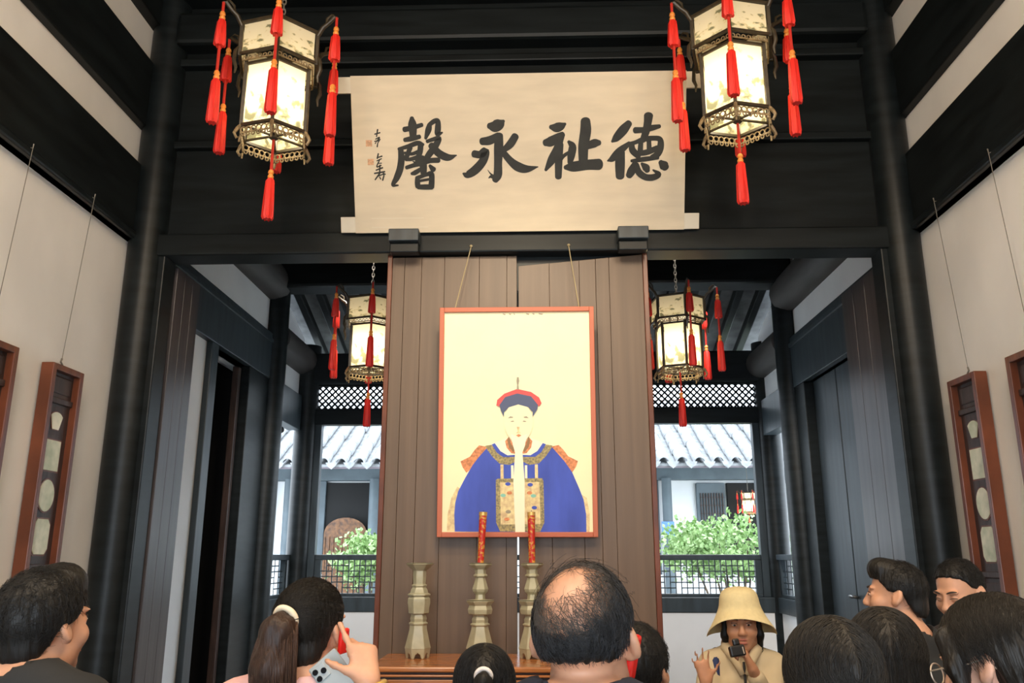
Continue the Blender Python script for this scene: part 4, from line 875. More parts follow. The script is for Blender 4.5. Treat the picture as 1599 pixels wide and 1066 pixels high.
def person(label, top, s=1.0, yaw=0.0, pitch=0.0, roll=0.0, byaw=None, skin='skin_a', shirt='tee_k', trousers='trouser', arms=None, sleeve=0.55, female=False, face=True, lean=0.0, broad=1.0, hands_fine=(), group='visitors before the altar', head_fwd=0.03, neck_open=0.0, nk=0.235):
    """top: world position of the crown. Local frame: origin on the floor under the head, no rotation."""
    H = top.z; b = (H-nk)/1.452; by = yaw*0.5 if byaw is None else byaw
    t = thing('person', label, 'person', (top.x, top.y, 0), 0, group)
    HM = Matrix.Translation((0, 0, H-0.125*s)) @ Matrix.Rotation(yaw, 4, 'Z') @ Matrix.Rotation(-pitch, 4, 'X') @ Matrix.Rotation(roll, 4, 'Y') @ Matrix.Scale(s, 4)
    # keep the crown where asked when the head tips
    cr = HM @ Vector((0, 0, 0.125)); HM = Matrix.Translation(Vector((0, 0, H))-Vector((cr.x, cr.y, cr.z)) + Vector((0, 0, 0))) @ HM
    BM = Matrix.Rotation(by, 4, 'Z') @ Matrix.Translation((0, -head_fwd, 0)) @ Matrix.Scale(b, 4)
    sw = (0.155 if female else 0.172)*broad
    if arms is None: arms = {}
    A = {}
    for sd, key in ((-1, 'l'), (1, 'r')):
        A[key] = arms.get(key) or dict(sh=(sd*sw, -0.005, 1.375), el=(sd*(sw+0.045), -0.035, 1.10), wr=(sd*(sw+0.05), 0.035, 0.865), d=(0, 0.1, -1), n=(-sd, 0, 0), curl=(0.35, 0.4, 0.45, 0.5), th=0.6)
        A[key]['sd'] = sd
        if A[key].get('w'):
            a_ = A[key]; BI = BM.inverted(); o_ = Vector((top.x, top.y, 0)); RI = BI.to_3x3().normalized()
            for q in ('sh', 'el', 'wr'):
                if a_.get(q) is None: a_[q] = (sd*sw, -0.005, 1.375)
                else: a_[q] = tuple(BI @ (Vector(a_[q])-o_))
            a_['d'] = RI @ Vector(a_['d']); a_['n'] = RI @ Vector(a_['n'])
    hc = np.array(HM.translation); f = 0.0052
    fines = [[(hc[i]-0.13*s, hc[i]+0.13*s, f)] for i in range(2)]+[[(hc[2]-0.15*s, hc[2]+0.14*s, f)]]
    for lo_, hi_ in hands_fine:
        for i in range(3): fines[i].append((lo_[i], hi_[i], 0.0052))
    ext = 0.46*b; pts = [np.array(BM @ Vector(A[k][q])) for k in 'lr' for q in ('sh', 'el', 'wr')]
    lo = np.minimum(np.min(pts, axis=0)-0.22, hc-0.2); hi = np.maximum(np.max(pts, axis=0)+0.22, hc+0.2); lo[2] = -0.03; hi[2] = max(H+0.04, hi[2])
    lo[:2] = np.minimum(lo[:2], -0.30*b); hi[:2] = np.maximum(hi[:2], 0.30*b)
    def torso(F, g=0.0, hip=True):
        F.ell((0, -0.005, 1.22), (0.150*broad+g, 0.105+g, 0.20+g), BM, 0.05); F.ell((0, 0, 1.03), ((0.125 if female else 0.14)*broad+g, 0.10+g, 0.17+g), BM, 0.05)
        F.ell((0, -0.012, 0.91), (0.160*broad+g, 0.115+g, 0.13+g), BM, 0.05)
        if female:
            for sd in (-1, 1): F.ell((sd*0.065, 0.075, 1.22), (0.055+g, 0.05+g, 0.058+g), BM, 0.03)
        for sd in (-1, 1): F.cone((sd*0.035, -0.012, 1.425), (sd*sw*0.92, -0.01, 1.372), 0.055+g, 0.052+g, BM, 0.04)
    def legs(F, g=0.0, low=0.09):
        for sd in (-1, 1):
            F.chain([(sd*0.085, -0.005, 0.88), (sd*0.092, 0.012, 0.48), (sd*0.09, -0.012, low)], [0.086+g, 0.058+g, 0.040+g*1.4], BM, 0.03)
    def arm(F, a, g=0.0, upto=2.0):
        sh, el, wr = Vector(a['sh']), Vector(a['el']), Vector(a['wr'])
        u1 = min(upto, 1.0); e1 = sh.lerp(el, u1); F.cone(sh, e1, 0.052+g, 0.052+(0.040-0.052)*u1+g, BM, 0.03)
        if upto > 1: u2 = min(upto-1, 1); e2 = el.lerp(wr, u2); F.cone(el, e2, 0.041+g, 0.041+(0.027-0.041)*u2+g, BM, 0.02)
    B = Field(lo, hi, 0.0115, fines)
    torso(B, -0.004); legs(B)
    for sd in (-1, 1): B.chain([(sd*0.09, -0.03, 0.045), (sd*0.093, 0.09, 0.045), (sd*0.097, 0.155, 0.035)], [0.042, 0.04, 0.03], BM, 0.02)
    nb = BM @ Vector((0, -0.012, 1.40)); nt = HM @ Vector((0, -0.018, -0.05)); B.cone(nb, nt, 0.062*b, 0.052*s, None, 0.03)
    h = lambda *a, **k_: B.ell(*a, HM, **k_)
    h((0, -0.012, 0.032), (0.074, 0.095, 0.090), k=0.015); h((0, 0.030, -0.040), (0.060, 0.062, 0.078), k=0.03); h((0, 0.066, -0.100), (0.024, 0.022, 0.018), k=0.022)
    for sd in (-1, 1):
        h((sd*0.040, 0.058, -0.028), (0.027, 0.028, 0.026), k=0.02); h((sd*0.042, -0.005, -0.075), (0.022, 0.032, 0.030), k=0.025)
        h((sd*0.032, 0.093, 0.004), (0.017, 0.013, 0.011), k=0.012, op='sub'); h((sd*0.032, 0.081, 0.003), (0.015, 0.012, 0.0115), k=0.006)
        h((sd*0.030, 0.083, 0.026), (0.026, 0.010, 0.007), k=0.012)
        h((sd*0.0125, 0.100, -0.035), (0.0085, 0.010, 0.0075), k=0.008)
        # ears: cup, hollow, lobe
        h((sd*0.080, -0.012, 0.000), (0.010, 0.020, 0.032), k=0.006, rot=(0.15, sd*-0.25, sd*0.45)); h((sd*0.0735, -0.002, -0.024), (0.009, 0.011, 0.013), k=0.006)
        h((sd*0.089, -0.004, 0.004), (0.006, 0.011, 0.019), k=0.004, op='sub', rot=(0.15, sd*-0.2, sd*0.45))
    B.cone((0, 0.088, 0.015), (0, 0.108, -0.030), 0.0075, 0.0125, HM, 0.012)
    h((0, 0.086, -0.060), (0.023, 0.011, 0.008), k=0.008); h((0, 0.084, -0.073), (0.020, 0.011, 0.009), k=0.008); h((0, 0.104, -0.0665), (0.022, 0.010, 0.0018), k=0.004, op='sub')
    for key in 'lr':
        a = A[key]; arm(B, a); hand(B, a['wr'], a['d'], a['n'], a['curl'], BM, a.get('th', 0.6), a.get('side', a['sd']), 0.98, a.get('spread', 0.0))
    B.build('body', M[skin], t)
    # clothing
    flo = lo.copy(); fhi = hi.copy(); 
    C_ = Field(np.array([flo[0], flo[1], 0.80*b]), np.array([fhi[0], fhi[1], 1.57*b]), 0.0115)
    torso(C_, 0.015)
    for key in 'lr': arm(C_, A[key], 0.013, sleeve)
    nbz = 1.452*b; BMi = np.array(BM.inverted())
    def neckcut(x, y, z):
        q = BMi[:3, :3]@np.stack([x.ravel(), y.ravel(), z.ravel()])+BMi[:3, 3:4]
        ring = np.sqrt(q[0]**2+(q[1]+0.0)**2+(q[2]-(1.462-neck_open))**2)-(0.075+neck_open); return (-ring).reshape(x.shape)*b
    C_.cutfn(neckcut, 0.006); C_.cutfn(lambda x, y, z: 0.845*b-z, 0.004)
    sh_o = C_.build('top', M[shirt], t)
    T_ = Field(np.array([-0.32*b, -0.32*b, 0.02]), np.array([0.32*b, 0.32*b, 1.03*b]), 0.016)
    T_.ell((0, -0.012, 0.91), (0.168*broad, 0.123, 0.125), BM, 0.05); legs(T_, 0.012, 0.06); T_.cutfn(lambda x, y, z: z-0.955*b, 0.004); T_.cutfn(lambda x, y, z: 0.045-z, 0.004)
    T_.build('trousers', M[trousers], t)
    sb_ = MB()
    for sd in (-1, 1):
        F_ = None
        o = MB(); o.lathe([(0.045, 0.0), (0.050, 0.02), (0.046, 0.06), (0.030, 0.085)], 14); o.v = [tuple(BM @ Vector((sd*0.094+x*1.0, 0.055+y*2.6, z))) for x, y, z in o.v]; o.build('shoe', M['black_p'], t, smooth=True)
    return dict(root=t, HM=HM, BM=BM, A=A, b=b, top=sh_o, H=H)
def place_h(o, p): o.matrix_local = p['HM']; return o     # head-local child

def hair_field(res=0.0062, lo=(-0.15, -0.26, -0.34), hi=(0.15, 0.17, 0.19)): return Field(np.array(lo), np.array(hi), res)
def zline(y, pts): a = np.array(pts); return np.interp(y, a[:, 0], a[:, 1])
HL_MAN = ((-0.12, -0.085), (-0.075, -0.082), (-0.045, -0.030), (-0.030, 0.012), (0.012, 0.020), (0.030, 0.035), (0.050, 0.055), (0.11, 0.066))
HL_WOM = ((-0.12, -0.10), (-0.06, -0.095), (-0.035, -0.02), (-0.025, 0.02), (0.02, 0.022), (0.04, 0.045), (0.07, 0.070), (0.11, 0.075))
def waves(f, amp=0.0022, n=26):
    g = np.meshgrid(*f.ax, indexing='ij'); th = np.arctan2(g[0], g[1]+0.02); f.F += (amp*np.sin(n*th+3*np.sin(9*g[2]))*np.sin(31*g[2]+5*th)).astype(np.float32); return f
def strands(parent, p, name, m, roots, tangent, radii, ctr, nstep=9, step=0.009, lift=0.0012, rad=0.00055, drop=None, jit=0.12, seed=0):
    """thin hair curves walking over the ellipsoid (ctr, radii); tangent(d)->flow direction; drop: below this z fall straight"""
    rn = np.random.default_rng(seed); n = len(roots); ctr = np.array(ctr); radii = np.array(radii)
    d = roots/np.linalg.norm(roots/radii, axis=1)[:, None]; pts = np.zeros((n, nstep, 3)); pos = d.copy(); off = rn.uniform(0.2, 1, n)
    jt = rn.normal(0, jit, (n, 3)); falling = np.zeros(n, bool)
    for i in range(nstep):
        nrm = pos/radii**2; nrm /= np.linalg.norm(nrm, axis=1)[:, None]
        pts[:, i] = ctr+pos+nrm*(lift*i*off)[:, None]
        tg = tangent(pos)+jt+rn.normal(0, jit*0.25, (n, 3)); tg -= nrm*np.sum(tg*nrm, axis=1)[:, None]; tg /= np.linalg.norm(tg, axis=1)[:, None]+1e-9
        if drop is not None: falling |= pos[:, 2] < drop; tg[falling] = np.array([0, 0, -1.0])+jt[falling]*0.25
        new = pos+tg*step; proj = new/np.linalg.norm(new/radii, axis=1)[:, None]
        pos = np.where(falling[:, None], new, proj)
    hc = bpy.data.hair_curves.new(name); hc.add_curves([nstep]*n); hc.attributes['position'].data.foreach_set('vector', pts.astype(np.float32).ravel())
    ra = hc.attributes.new('radius', 'FLOAT', 'POINT'); ra.data.foreach_set('value', np.tile(np.linspace(1, 0.35, nstep), n).astype(np.float32)*rad)
    hc.materials.append(m); o = bpy.data.objects.new(name, hc); COL.objects.link(o); o.parent = parent; o['kind'] = 'stuff'; return o
def cap_roots(n, fn, seed): 
    rn = np.random.default_rng(seed); out = []
    while len(out) < n:
        v = rn.normal(size=3); v /= np.linalg.norm(v)
        if fn(v, rn): out.append(v)
    return np.array(out)
def away(w): 
    w = np.array(w)/np.linalg.norm(w)
    def f(pos): return pos-w*np.sum(pos*w, axis=1)[:, None]*1.0 + (-w)*0.02
    return f
HC, HR = (0, -0.012, 0.034), (0.084, 0.106, 0.100)
def man_hair(p, m, line=HL_MAN, tuft=0.0, seed=1, thick=0.0, n=1600):
    f = hair_field(); f.ell(HC, tuple(r+thick for r in HR), k=0.01); f.ell((0, -0.066, -0.035), (0.060, 0.046, 0.055), k=0.02)
    if tuft: f.ell((0, 0.045, 0.098), (0.064, 0.055, 0.034+tuft), k=0.02)
    f.cutfn(lambda x, y, z: (zline(y, line)-z)*0.75, 0.006); waves(f)
    o = place_h(f.build('hair', m, p['root']), p); lz = np.array(line)
    rt = cap_roots(n, lambda v, rn: v[2]*0.1+0.034 > zline(v[1]*0.106-0.012, line)+0.014, seed)
    strands(o, p, 'hair_strands', m, rt, away((0.1, -0.55, 0.8)), tuple(r+thick for r in HR), HC, 5, 0.006, 0.0020, seed=seed); return o
def long_hair(p, m, seed, back=((0, -0.045, -0.10), (0.098, 0.080, 0.15)), line=HL_WOM, part=(0.0, 0.4, 0.9), groove=0.0, n=2200, lo=-0.30, extra=None):
    f = hair_field(); f.ell(HC, (0.088, 0.110, 0.103), k=0.01); f.cutfn(lambda x, y, z: (zline(y, line)-z)*0.75, 0.006)
    f.ell(back[0], back[1], k=0.02)
    if extra:
        for e in extra: f.cone(*e, k=0.015)
    if groove: f.cone((0, 0.08, 0.13), (0, -0.04, 0.155), groove, groove, k=0.02, op='sub')
    f.cutfn(lambda x, y, z: np.where(z < 0.01, (y-0.02)*0.8, -1.0), 0.008) if not extra else None
    f.cutfn(lambda x, y, z: lo-z, 0.004); waves(f, 0.003, 34)
    o = place_h(f.build('hair', m, p['root']), p)
    rt = cap_roots(n, lambda v, rn: v[2] > 0.05 or v[1] < -0.2, seed)
    def flow(pos): a = np.sign(pos[:, 0:1]+1e-6)*np.array([[1.0, 0, 0]]); return a*np.clip(pos[:, 2:3]/0.1, 0, 1)+np.array([[0, -0.25, -0.6]])
    strands(o, p, 'hair_strands', m, rt, flow, (0.089, 0.111, 0.104), HC, 16, 0.014, 0.0007, drop=-0.02, seed=seed); return o
def face_bits(p, closed=False, brow=True):
    for sd in (-1, 1):
        if not closed:
            e = MB(); e.lathe([(0.0115*math.sin(a), -0.0115*math.cos(a)) for a in np.linspace(0.05, PI-0.05, 8)], 12); e.v = [(x, z, y) for x, y, z in e.v]
            e.v = [(sd*0.032+x*1.1, 0.0835+y*0.9, 0.003+z*0.42) for x, y, z in e.v]; o = place_h(e.build('eye', M['eyew'], p['root'], smooth=True), p)
            i_ = MB(); i_.lathe([(0.0052, 0.0), (0.0045, 0.0018), (0.001, 0.0024)], 12); i_.v = [(sd*0.031+x, 0.0930+z, 0.002+y*0.95) for x, y, z in i_.v]; i_.build('iris', M['iris'], o, smooth=True)
        l = MB().tube([(sd*(0.019+0.027*t), 0.0955-0.010*t*t, 0.0095+0.0035*math.sin(PI*t)-(0.006 if closed else 0)) for t in np.linspace(0, 1, 7)], 0.0014, 5); place_h(l.build('eyelashes', M['brow'], p['root']), p)
        bt = MB().tube([(sd*(0.014+0.036*t), 0.0985-0.013*t*t, 0.025+0.006*math.sin(PI*t*0.8)) for t in np.linspace(0, 1, 7)], [0.0022, 0.0030, 0.0034, 0.0034, 0.003, 0.0024, 0.0012], 6); place_h(bt.build('eyebrow', M['brow'], p['root']), p)
    l = MB()
    for z0, r in ((-0.0608, 0.0040), (-0.0725, 0.0048)):
        l.tube([(x, 0.0985-abs(x)**2*22, z0+(0.003 if z0 > -0.065 else -0.001)*math.cos(x*70)-0.0015) for x in np.linspace(-0.020, 0.020, 9)], [0.001, r*.6, r*.9, r, r, r, r*.9, r*.6, 0.001], 8)
    place_h(l.build('lips', M['lip'], p['root'], smooth=True), p)

def rad(d): return math.radians(d)
# 1 boy on the left
p = person('person in black tee at the left edge, thick black hair, seen in profile', at_px(70, 895, 1.95), 0.98, rad(-17), rad(-8), byaw=rad(-10), nk=0.205, skin='skin_a')
man_hair(p, M['hair_k'], ((-0.12, -0.075), (-0.075, -0.075), (-0.045, -0.035), (-0.028, 0.006), (0.012, 0.012), (0.028, 0.025), (0.045, 0.04), (0.11, 0.055)), 0.012, 11, 0.006, 2200); face_bits(p)

# 2 woman with a ponytail, audio guide at her ear
def rbox(name, m, dx, dy, dz, parent, bevel=0.004, off=(0, 0, 0)):
    return MB().box(off[0]-dx/2, off[0]+dx/2, off[1]-dy/2, off[1]+dy/2, off[2]-dz/2, off[2]+dz/2).build(name, m, parent, bevel=bevel)
wr = at_px(575, 1064, 1.90); el = wr+Vector((0.02, 0.02, -0.235))
p = person('person in pink top with a brown ponytail and raised right hand', at_px(487, 909, 2.1), 0.96, rad(-17), rad(-6), byaw=rad(-5), skin='skin_a', shirt='pink', female=True, nk=0.215, broad=1.05, sleeve=0.25,
    arms={'r': dict(w=True, sh=None, el=el, wr=wr, d=(-0.30, 0.38, 0.88), n=(-0.55, 0.83, 0), curl=(0.04, 1.0, 1.15, 1.25), th=0.9, spread=0.16)}, hands_fine=())
f = hair_field(lo=(-0.16, -0.32, -0.30)); f.ell(HC, (0.086, 0.108, 0.102), k=0.01); f.ell((0, -0.06, -0.035), (0.062, 0.048, 0.05), k=0.02)
f.cutfn(lambda x, y, z: (zline(y, HL_WOM)-z)*0.75, 0.006); waves(f, 0.0025, 30)
hr = place_h(f.build('hair', M['hair_w'], p['root']), p)
strands(hr, p, 'hair_strands', M['hair_w'], cap_roots(1500, lambda v, rn: v[2]*0.1 > zline(v[1]*0.106, HL_WOM)-0.03, 4), lambda q: np.array([[0, -0.13, 0.05]])-q, (0.0865, 0.1085, 0.1025), HC, 9, 0.008, 0.0006, seed=4, jit=0.03)
f = hair_field(lo=(-0.18, -0.36, -0.32)); f.chain([(0, -0.112, 0.055), (0.0, -0.150, 0.030), (-0.006, -0.165, -0.05), (-0.012, -0.150, -0.12), (-0.015, -0.125, -0.185)], [0.021, 0.040, 0.050, 0.046, 0.020], k=0.02); waves(f, 0.004, 22)
pt = place_h(f.build('ponytail', M['hair_br'], p['root']), p)
rn = np.random.default_rng(5); n_ = 900; th_ = rn.uniform(0, 2*PI, n_); u_ = rn.uniform(0.75, 1.2, n_); T_ = np.linspace(0, 1, 10)
axp = np.array([(0, -0.115, 0.055), (0, -0.150, 0.030), (-0.006, -0.165, -0.05), (-0.012, -0.150, -0.12), (-0.015, -0.128, -0.21)]); axr = np.array([0.020, 0.040, 0.051, 0.049, 0.034])
PTS = np.zeros((n_, 10, 3))
for k_ in range(10):
    q_ = T_[k_]*4; i0 = min(int(q_), 3); fr_ = q_-i0; c_ = axp[i0]*(1-fr_)+axp[i0+1]*fr_; r_ = (axr[i0]*(1-fr_)+axr[i0+1]*fr_)*u_
    PTS[:, k_] = c_+np.stack([np.cos(th_)*r_+0.006*T_[k_]*np.sin(5*T_[k_]+th_*3), np.sin(th_)*r_*0.9, np.sin(th_)*r_*0.25+rn.normal(0, 0.001, n_)-0.03*T_[k_]**3*rn.uniform(-0.6, 1, n_)], -1)
hcv = bpy.data.hair_curves.new('ponytail_strands'); hcv.add_curves([10]*n_); hcv.attributes['position'].data.foreach_set('vector', PTS.astype(np.float32).ravel())
hcv.attributes.new('radius', 'FLOAT', 'POINT').data.foreach_set('value', np.tile(np.linspace(1, 0.4, 10), n_).astype(np.float32)*0.0006); hcv.materials.append(M['hair_br2'])
ho = bpy.data.objects.new('ponytail_strands', hcv); COL.objects.link(ho); ho.parent = pt; ho['kind'] = 'stuff'
mb = MB().tube([(0.026*math.cos(a), -0.118+0.010*math.sin(a)*0, 0.054+0.026*math.sin(a)) for a in np.linspace(0, 2*PI, 25)], 0.0095, 8, caps=False); mb.v = [(x, y-(z-0.054)*0.35, z) for x, y, z in mb.v]
place_h(mb.build('hair_tie', M['tie'], p['root'], smooth=True), p)
BM_ = p['BM']
st_ = MB().tube([BM_ @ Vector(q) for q in ((0.095, 0.118, 1.30), (0.105, 0.06, 1.405), (0.108, -0.01, 1.442), (0.105, -0.08, 1.40), (0.09, -0.125, 1.25), (0.05, -0.13, 1.10))], 0.012, 8); st_.build('bag_strap', M['strapk'], p['root'], smooth=True)
wl = wr-Vector((p['root'].location))
bt_ = MB().tube([wl+Vector((-0.28, 0.05, 0.95)).normalized()*-0.012+Vector((0.034*math.cos(a), 0.030*math.sin(a), 0.010*math.cos(a))) for a in np.linspace(0, 2*PI, 25)], 0.0075, 8, caps=False); bt_.build('bracelet', M['gold'], p['root'], smooth=True)
ear = p['root'].location+p['HM'] @ Vector((0.094, -0.004, -0.022))
g = thing('audio_guide', 'slim red audio guide held to the ear of the ponytailed woman', 'audio guide', ear+Vector((0.004, -0.012, 0.004)), rad(-20)); g.rotation_euler = (rad(6), rad(8), rad(-24))
rbox('body', M['red_dev'], 0.013, 0.030, 0.060, g, 0.005); rbox('speaker_grille', M['black_p'], 0.004, 0.014, 0.018, g, 0.001, (-0.0055, 0, 0.016))
c0 = at_px(531, 1069, 1.935)
g = thing('smartphone', 'pale smartphone with triple camera held below the raised hand', 'phone', c0); g.rotation_euler = (rad(-10), rad(-41), rad(4))
rbox('case', M['phone'], 0.078, 0.009, 0.150, g, 0.008)
cb = rbox('camera_bump', M['phone'], 0.036, 0.004, 0.036, g, 0.004, (-0.018, -0.006, 0.050))
for dx, dz in ((-0.009, 0.008), (-0.009, -0.010), (0.009, -0.001)):
    MB().tube([(-0.018+dx, -0.0075, 0.050+dz), (-0.018+dx, -0.0105, 0.050+dz)], 0.0068, 14).build('lens', M['lens'], cb, smooth=0.6)

# 3 girl low in the middle
p = person('person low in the middle with black hair and a white scrunchie', at_px(757, 1010, 2.35), 0.93, rad(2), rad(-2), skin='skin_c', shirt='grey_t', female=True)
long_hair(p, M['hair_k'], 21, back=((0, -0.06, -0.07), (0.075, 0.055, 0.09)), lo=-0.17)
f = hair_field(lo=(-0.1, -0.26, -0.2)); f.chain([(0, -0.105, 0.062), (0, -0.142, 0.05), (0, -0.150, -0.02), (0, -0.135, -0.10)], [0.013, 0.026, 0.030, 0.014], k=0.012); waves(f, 0.003, 20); place_h(f.build('ponytail', M['hair_k'], p['root']), p)
mb = MB().tube([(0.021*math.cos(a), -0.122+0.018*math.sin(a)*-0.3, 0.062+0.021*math.sin(a)) for a in np.linspace(0, 2*PI, 25)], 0.0075, 8, caps=False); place_h(mb.build('scrunchie', M['tie_w'], p['root'], smooth=True), p)

HL_OLD = ((-0.12, -0.004), (-0.09, -0.006), (-0.066, -0.014), (-0.046, 0.0), (-0.030, 0.026), (0.012, 0.034), (0.030, 0.045), (0.050, 0.06), (0.11, 0.07))
# 4 balding man in the centre
p = person('person in navy shirt in the centre, balding grey head seen from behind', at_px(903, 880, 1.34), 0.96, rad(-15), rad(-13), rad(-2), byaw=rad(-2), skin='skin_a', shirt='navy', nk=0.196, neck_open=-0.012)
bdir = np.array((-0.20, -0.42, 0.885)); bdir /= np.linalg.norm(bdir)
f = hair_field(0.005); f.ell((0, -0.012, 0.032), (0.082, 0.103, 0.096), k=0.01); f.ell((0, -0.064, -0.025), (0.060, 0.044, 0.045), k=0.02)
def bald(x, y, z):
    q = np.stack([x, y+0.012, z-0.032], -1); q = q/(np.linalg.norm(q, axis=-1, keepdims=True)+1e-6); return (q@bdir-math.cos(rad(60)))*0.09
f.cutfn(bald, 0.02); f.cutfn(lambda x, y, z: (zline(y, HL_OLD)-z)*0.75, 0.01); waves(f, 0.0025, 30)
hr = place_h(f.build('hair', M['hair_k'], p['root']), p)
def tgt_bald(q):
    w_ = np.array((-0.05, -0.02, 0.1)); d = q-w_; return d+np.array([[0.035, -0.02, -0.02]])+0.03*np.sin(q[:, [2]]*70)*np.array([[1, 0, 0]])
strands(hr, p, 'hair_strands', M['hair_k2'], cap_roots(2000, lambda v, rn: v[2]*0.096+0.032 > zline(v[1]*0.103-0.012, HL_OLD)+0.016 and v@bdir < 0.58 and v[1] < 0.75, 31), tgt_bald, (0.0825, 0.1035, 0.0965), (0, -0.012, 0.032), 5, 0.006, 0.0008, 0.0006, seed=31, jit=0.08)
strands(hr, p, 'thin_grey_strands', M['hair_g'], cap_roots(1300, lambda v, rn: v[2] > -0.2 and 0.50 < v@bdir < 0.93 and rn.random() < 1.15-abs(v@bdir)*0.9, 32), tgt_bald, (0.076, 0.097, 0.092), (0, -0.012, 0.032), 12, 0.005, 0.0006, 0.00034, seed=32, jit=0.07)
strands(hr, p, 'combed_strands', M['hair_k'], cap_roots(60, lambda v, rn: v[2] > 0.3 and 0.45 < v@bdir < 0.9 and v[1] > -0.5, 33), lambda q: np.array([[0.10, -0.03, 0.02]])+q*0.2, (0.077, 0.098, 0.093), (0, -0.012, 0.032), 14, 0.006, 0.0018, 0.0005, seed=33, jit=0.10)
ear = p['root'].location+p['HM'] @ Vector((0.090, -0.006, -0.035))
g = thing('audio_guide', 'red audio guide behind the right ear of the balding man', 'audio guide', at_px(987, 1027, 1.335)); g.rotation_euler = (rad(4), rad(14), rad(-25))
rbox('body', M['red_dev'], 0.014, 0.030, 0.072, g, 0.005); rbox('speaker_grille', M['black_p'], 0.004, 0.016, 0.02, g, 0.001, (-0.007, 0, 0.024))

# 5 head beyond the balding man
p = person('person with short dark hair just right of the balding man', at_px(993, 978, 2.45), 1.0, rad(-30), rad(-5), skin='skin_b', shirt='brown_t')
man_hair(p, M['hair_k'], ((-0.12, -0.095), (-0.06, -0.095), (-0.02, -0.03), (0.02, -0.01), (0.05, 0.035), (0.11, 0.06)), 0.0, 41, 0.004, 1500); face_bits(p)

# 6 lady in the bucket hat
top = at_px(1153, 929, 3.8)
wr = at_px(1103, 1064, 3.5); wl_ = at_px(1176, 1046, 3.52)
p = person('person facing the viewer in a cream bucket hat and cream jacket', top, 0.98, rad(168), rad(2), rad(2), byaw=rad(172), skin='skin_b', shirt='beige', female=True, sleeve=1.8, head_fwd=0.03,
    arms={'r': dict(w=True, sh=None, el=wr+Vector((-0.02, 0.09, -0.21)), wr=wr, d=(-0.22, 0.02, 0.97), n=(0.05, -1, 0.1), curl=(0.28, 0.22, 0.22, 0.25), th=0.5, spread=0.30),
          'l': dict(w=True, sh=None, el=wl_+Vector((0.09, 0.10, -0.18)), wr=wl_, d=(-0.42, -0.1, 0.9), n=(-0.85, 0.3, -0.3), curl=(0.8, 0.9, 0.95, 1.0), th=0.9)},
    hands_fine=())
face_bits(p)
f = hair_field(); f.ell(HC, (0.084, 0.104, 0.098), k=0.01); f.cutfn(lambda x, y, z: (zline(y, HL_WOM)-z)*0.75, 0.006)
for sd in (-1, 1): f.chain([(sd*0.072, 0.02, 0.04), (sd*0.078, 0.012, -0.05), (sd*0.075, 0.0, -0.13)], [0.014, 0.016, 0.01])
f.ell((0, -0.06, -0.06), (0.07, 0.05, 0.09), k=0.02); waves(f); place_h(f.build('hair', M['hair_k'], p['root']), p)
mb = MB(); n_ = 48; vs = []; rings = []
prof = [('c', 0.012, 0.164), ('c', 0.05, 0.160), ('c', 0.076, 0.148), ('c', 0.089, 0.124), ('c', 0.094, 0.090), ('c', 0.096, 0.074), ('b', 0.25, 0), ('b', 0.5, 0), ('b', 0.75, 0), ('b', 1.0, 0)]
for kd, r_, z_ in prof:
    for k in range(n_):
        a = 2*PI*k/n_; si = abs(math.sin(a)); fr_ = max(0, math.cos(a))
        if kd == 'c': R_, Z_ = r_, z_
        else:
            R1 = 0.138+0.026*si**1.5+0.004*math.sin(5*a); Z1 = 0.030-0.098*(1-fr_)**1.4*0.9+0.005*math.sin(3*a+1); R_ = 0.097+(R1-0.097)*r_; Z_ = 0.072+(Z1-0.072)*r_**0.9
        vs.append((R_*math.sin(a)*0.98, R_*math.cos(a)*1.08-0.010, Z_))
fs = [tuple(range(n_))[::-1]]+[(i*n_+k, i*n_+(k+1) % n_, (i+1)*n_+(k+1) % n_, (i+1)*n_+k) for i in range(len(prof)-1) for k in range(n_)]
mb.add(vs, fs); o = mb.build('bucket_hat', M['hat'], p['root'], smooth=True); md = o.modifiers.new('thick', 'SOLIDIFY'); md.thickness = 0.004; md = o.modifiers.new('sub', 'SUBSURF'); md.levels = 1; md.render_levels = 1; place_h(o, p)
sm_ = MB().tube([(0.0965*math.sin(a)*0.98, 0.0965*math.cos(a)*1.08-0.010, 0.0735) for a in np.linspace(0, 2*PI, 49)], 0.0018, 5, caps=False); place_h(sm_.build('hat_seam', M['hat'], p['root']), p)
BM_ = p['BM']; z_ = MB().tube([BM_ @ Vector(q) for q in ((0.0, 0.092, 1.40), (0.0, 0.122, 1.30), (0.0, 0.126, 1.18), (0.0, 0.116, 1.02), (0, 0.118, 0.92))], 0.006, 6); z_.build('zip', M['black_p'], p['root'])
for sd in (-1, 1):
    MB().tube([BM_ @ Vector(q) for q in ((sd*0.012, 0.112, 1.34), (sd*0.045, 0.088, 1.42), (sd*0.078, 0.03, 1.462), (sd*0.07, -0.05, 1.475), (0, -0.085, 1.47))], [0.012, 0.022, 0.026, 0.028, 0.028], 10).build('collar', M['beige'], p['root'], smooth=True)
MB().tube([BM_ @ Vector(q) for q in ((0.135, 0.09, 1.22), (0.135, 0.06, 1.40), (0.13, -0.02, 1.44), (0.12, -0.11, 1.36), (0.11, -0.12, 1.1))], 0.016, 8).build('bag_strap', M['navyb'], p['root'], smooth=True)
hp = at_px(1151, 1016, 3.50)
g = thing('voice_recorder', 'small black handheld recorder at the chin of the hatted person', 'recorder', hp); g.rotation_euler = (rad(-12), rad(-8), rad(10))
rbox('body', M['black_p'], 0.066, 0.028, 0.044, g, 0.006); rbox('screen', M['specs'], 0.004, 0.003, 0.028, g, 0.0, (0.022, -0.0145, -0.002)); rbox('microphone_clip', M['black_p'], 0.03, 0.022, 0.03, g, 0.008, (0.004, 0.0, 0.034))

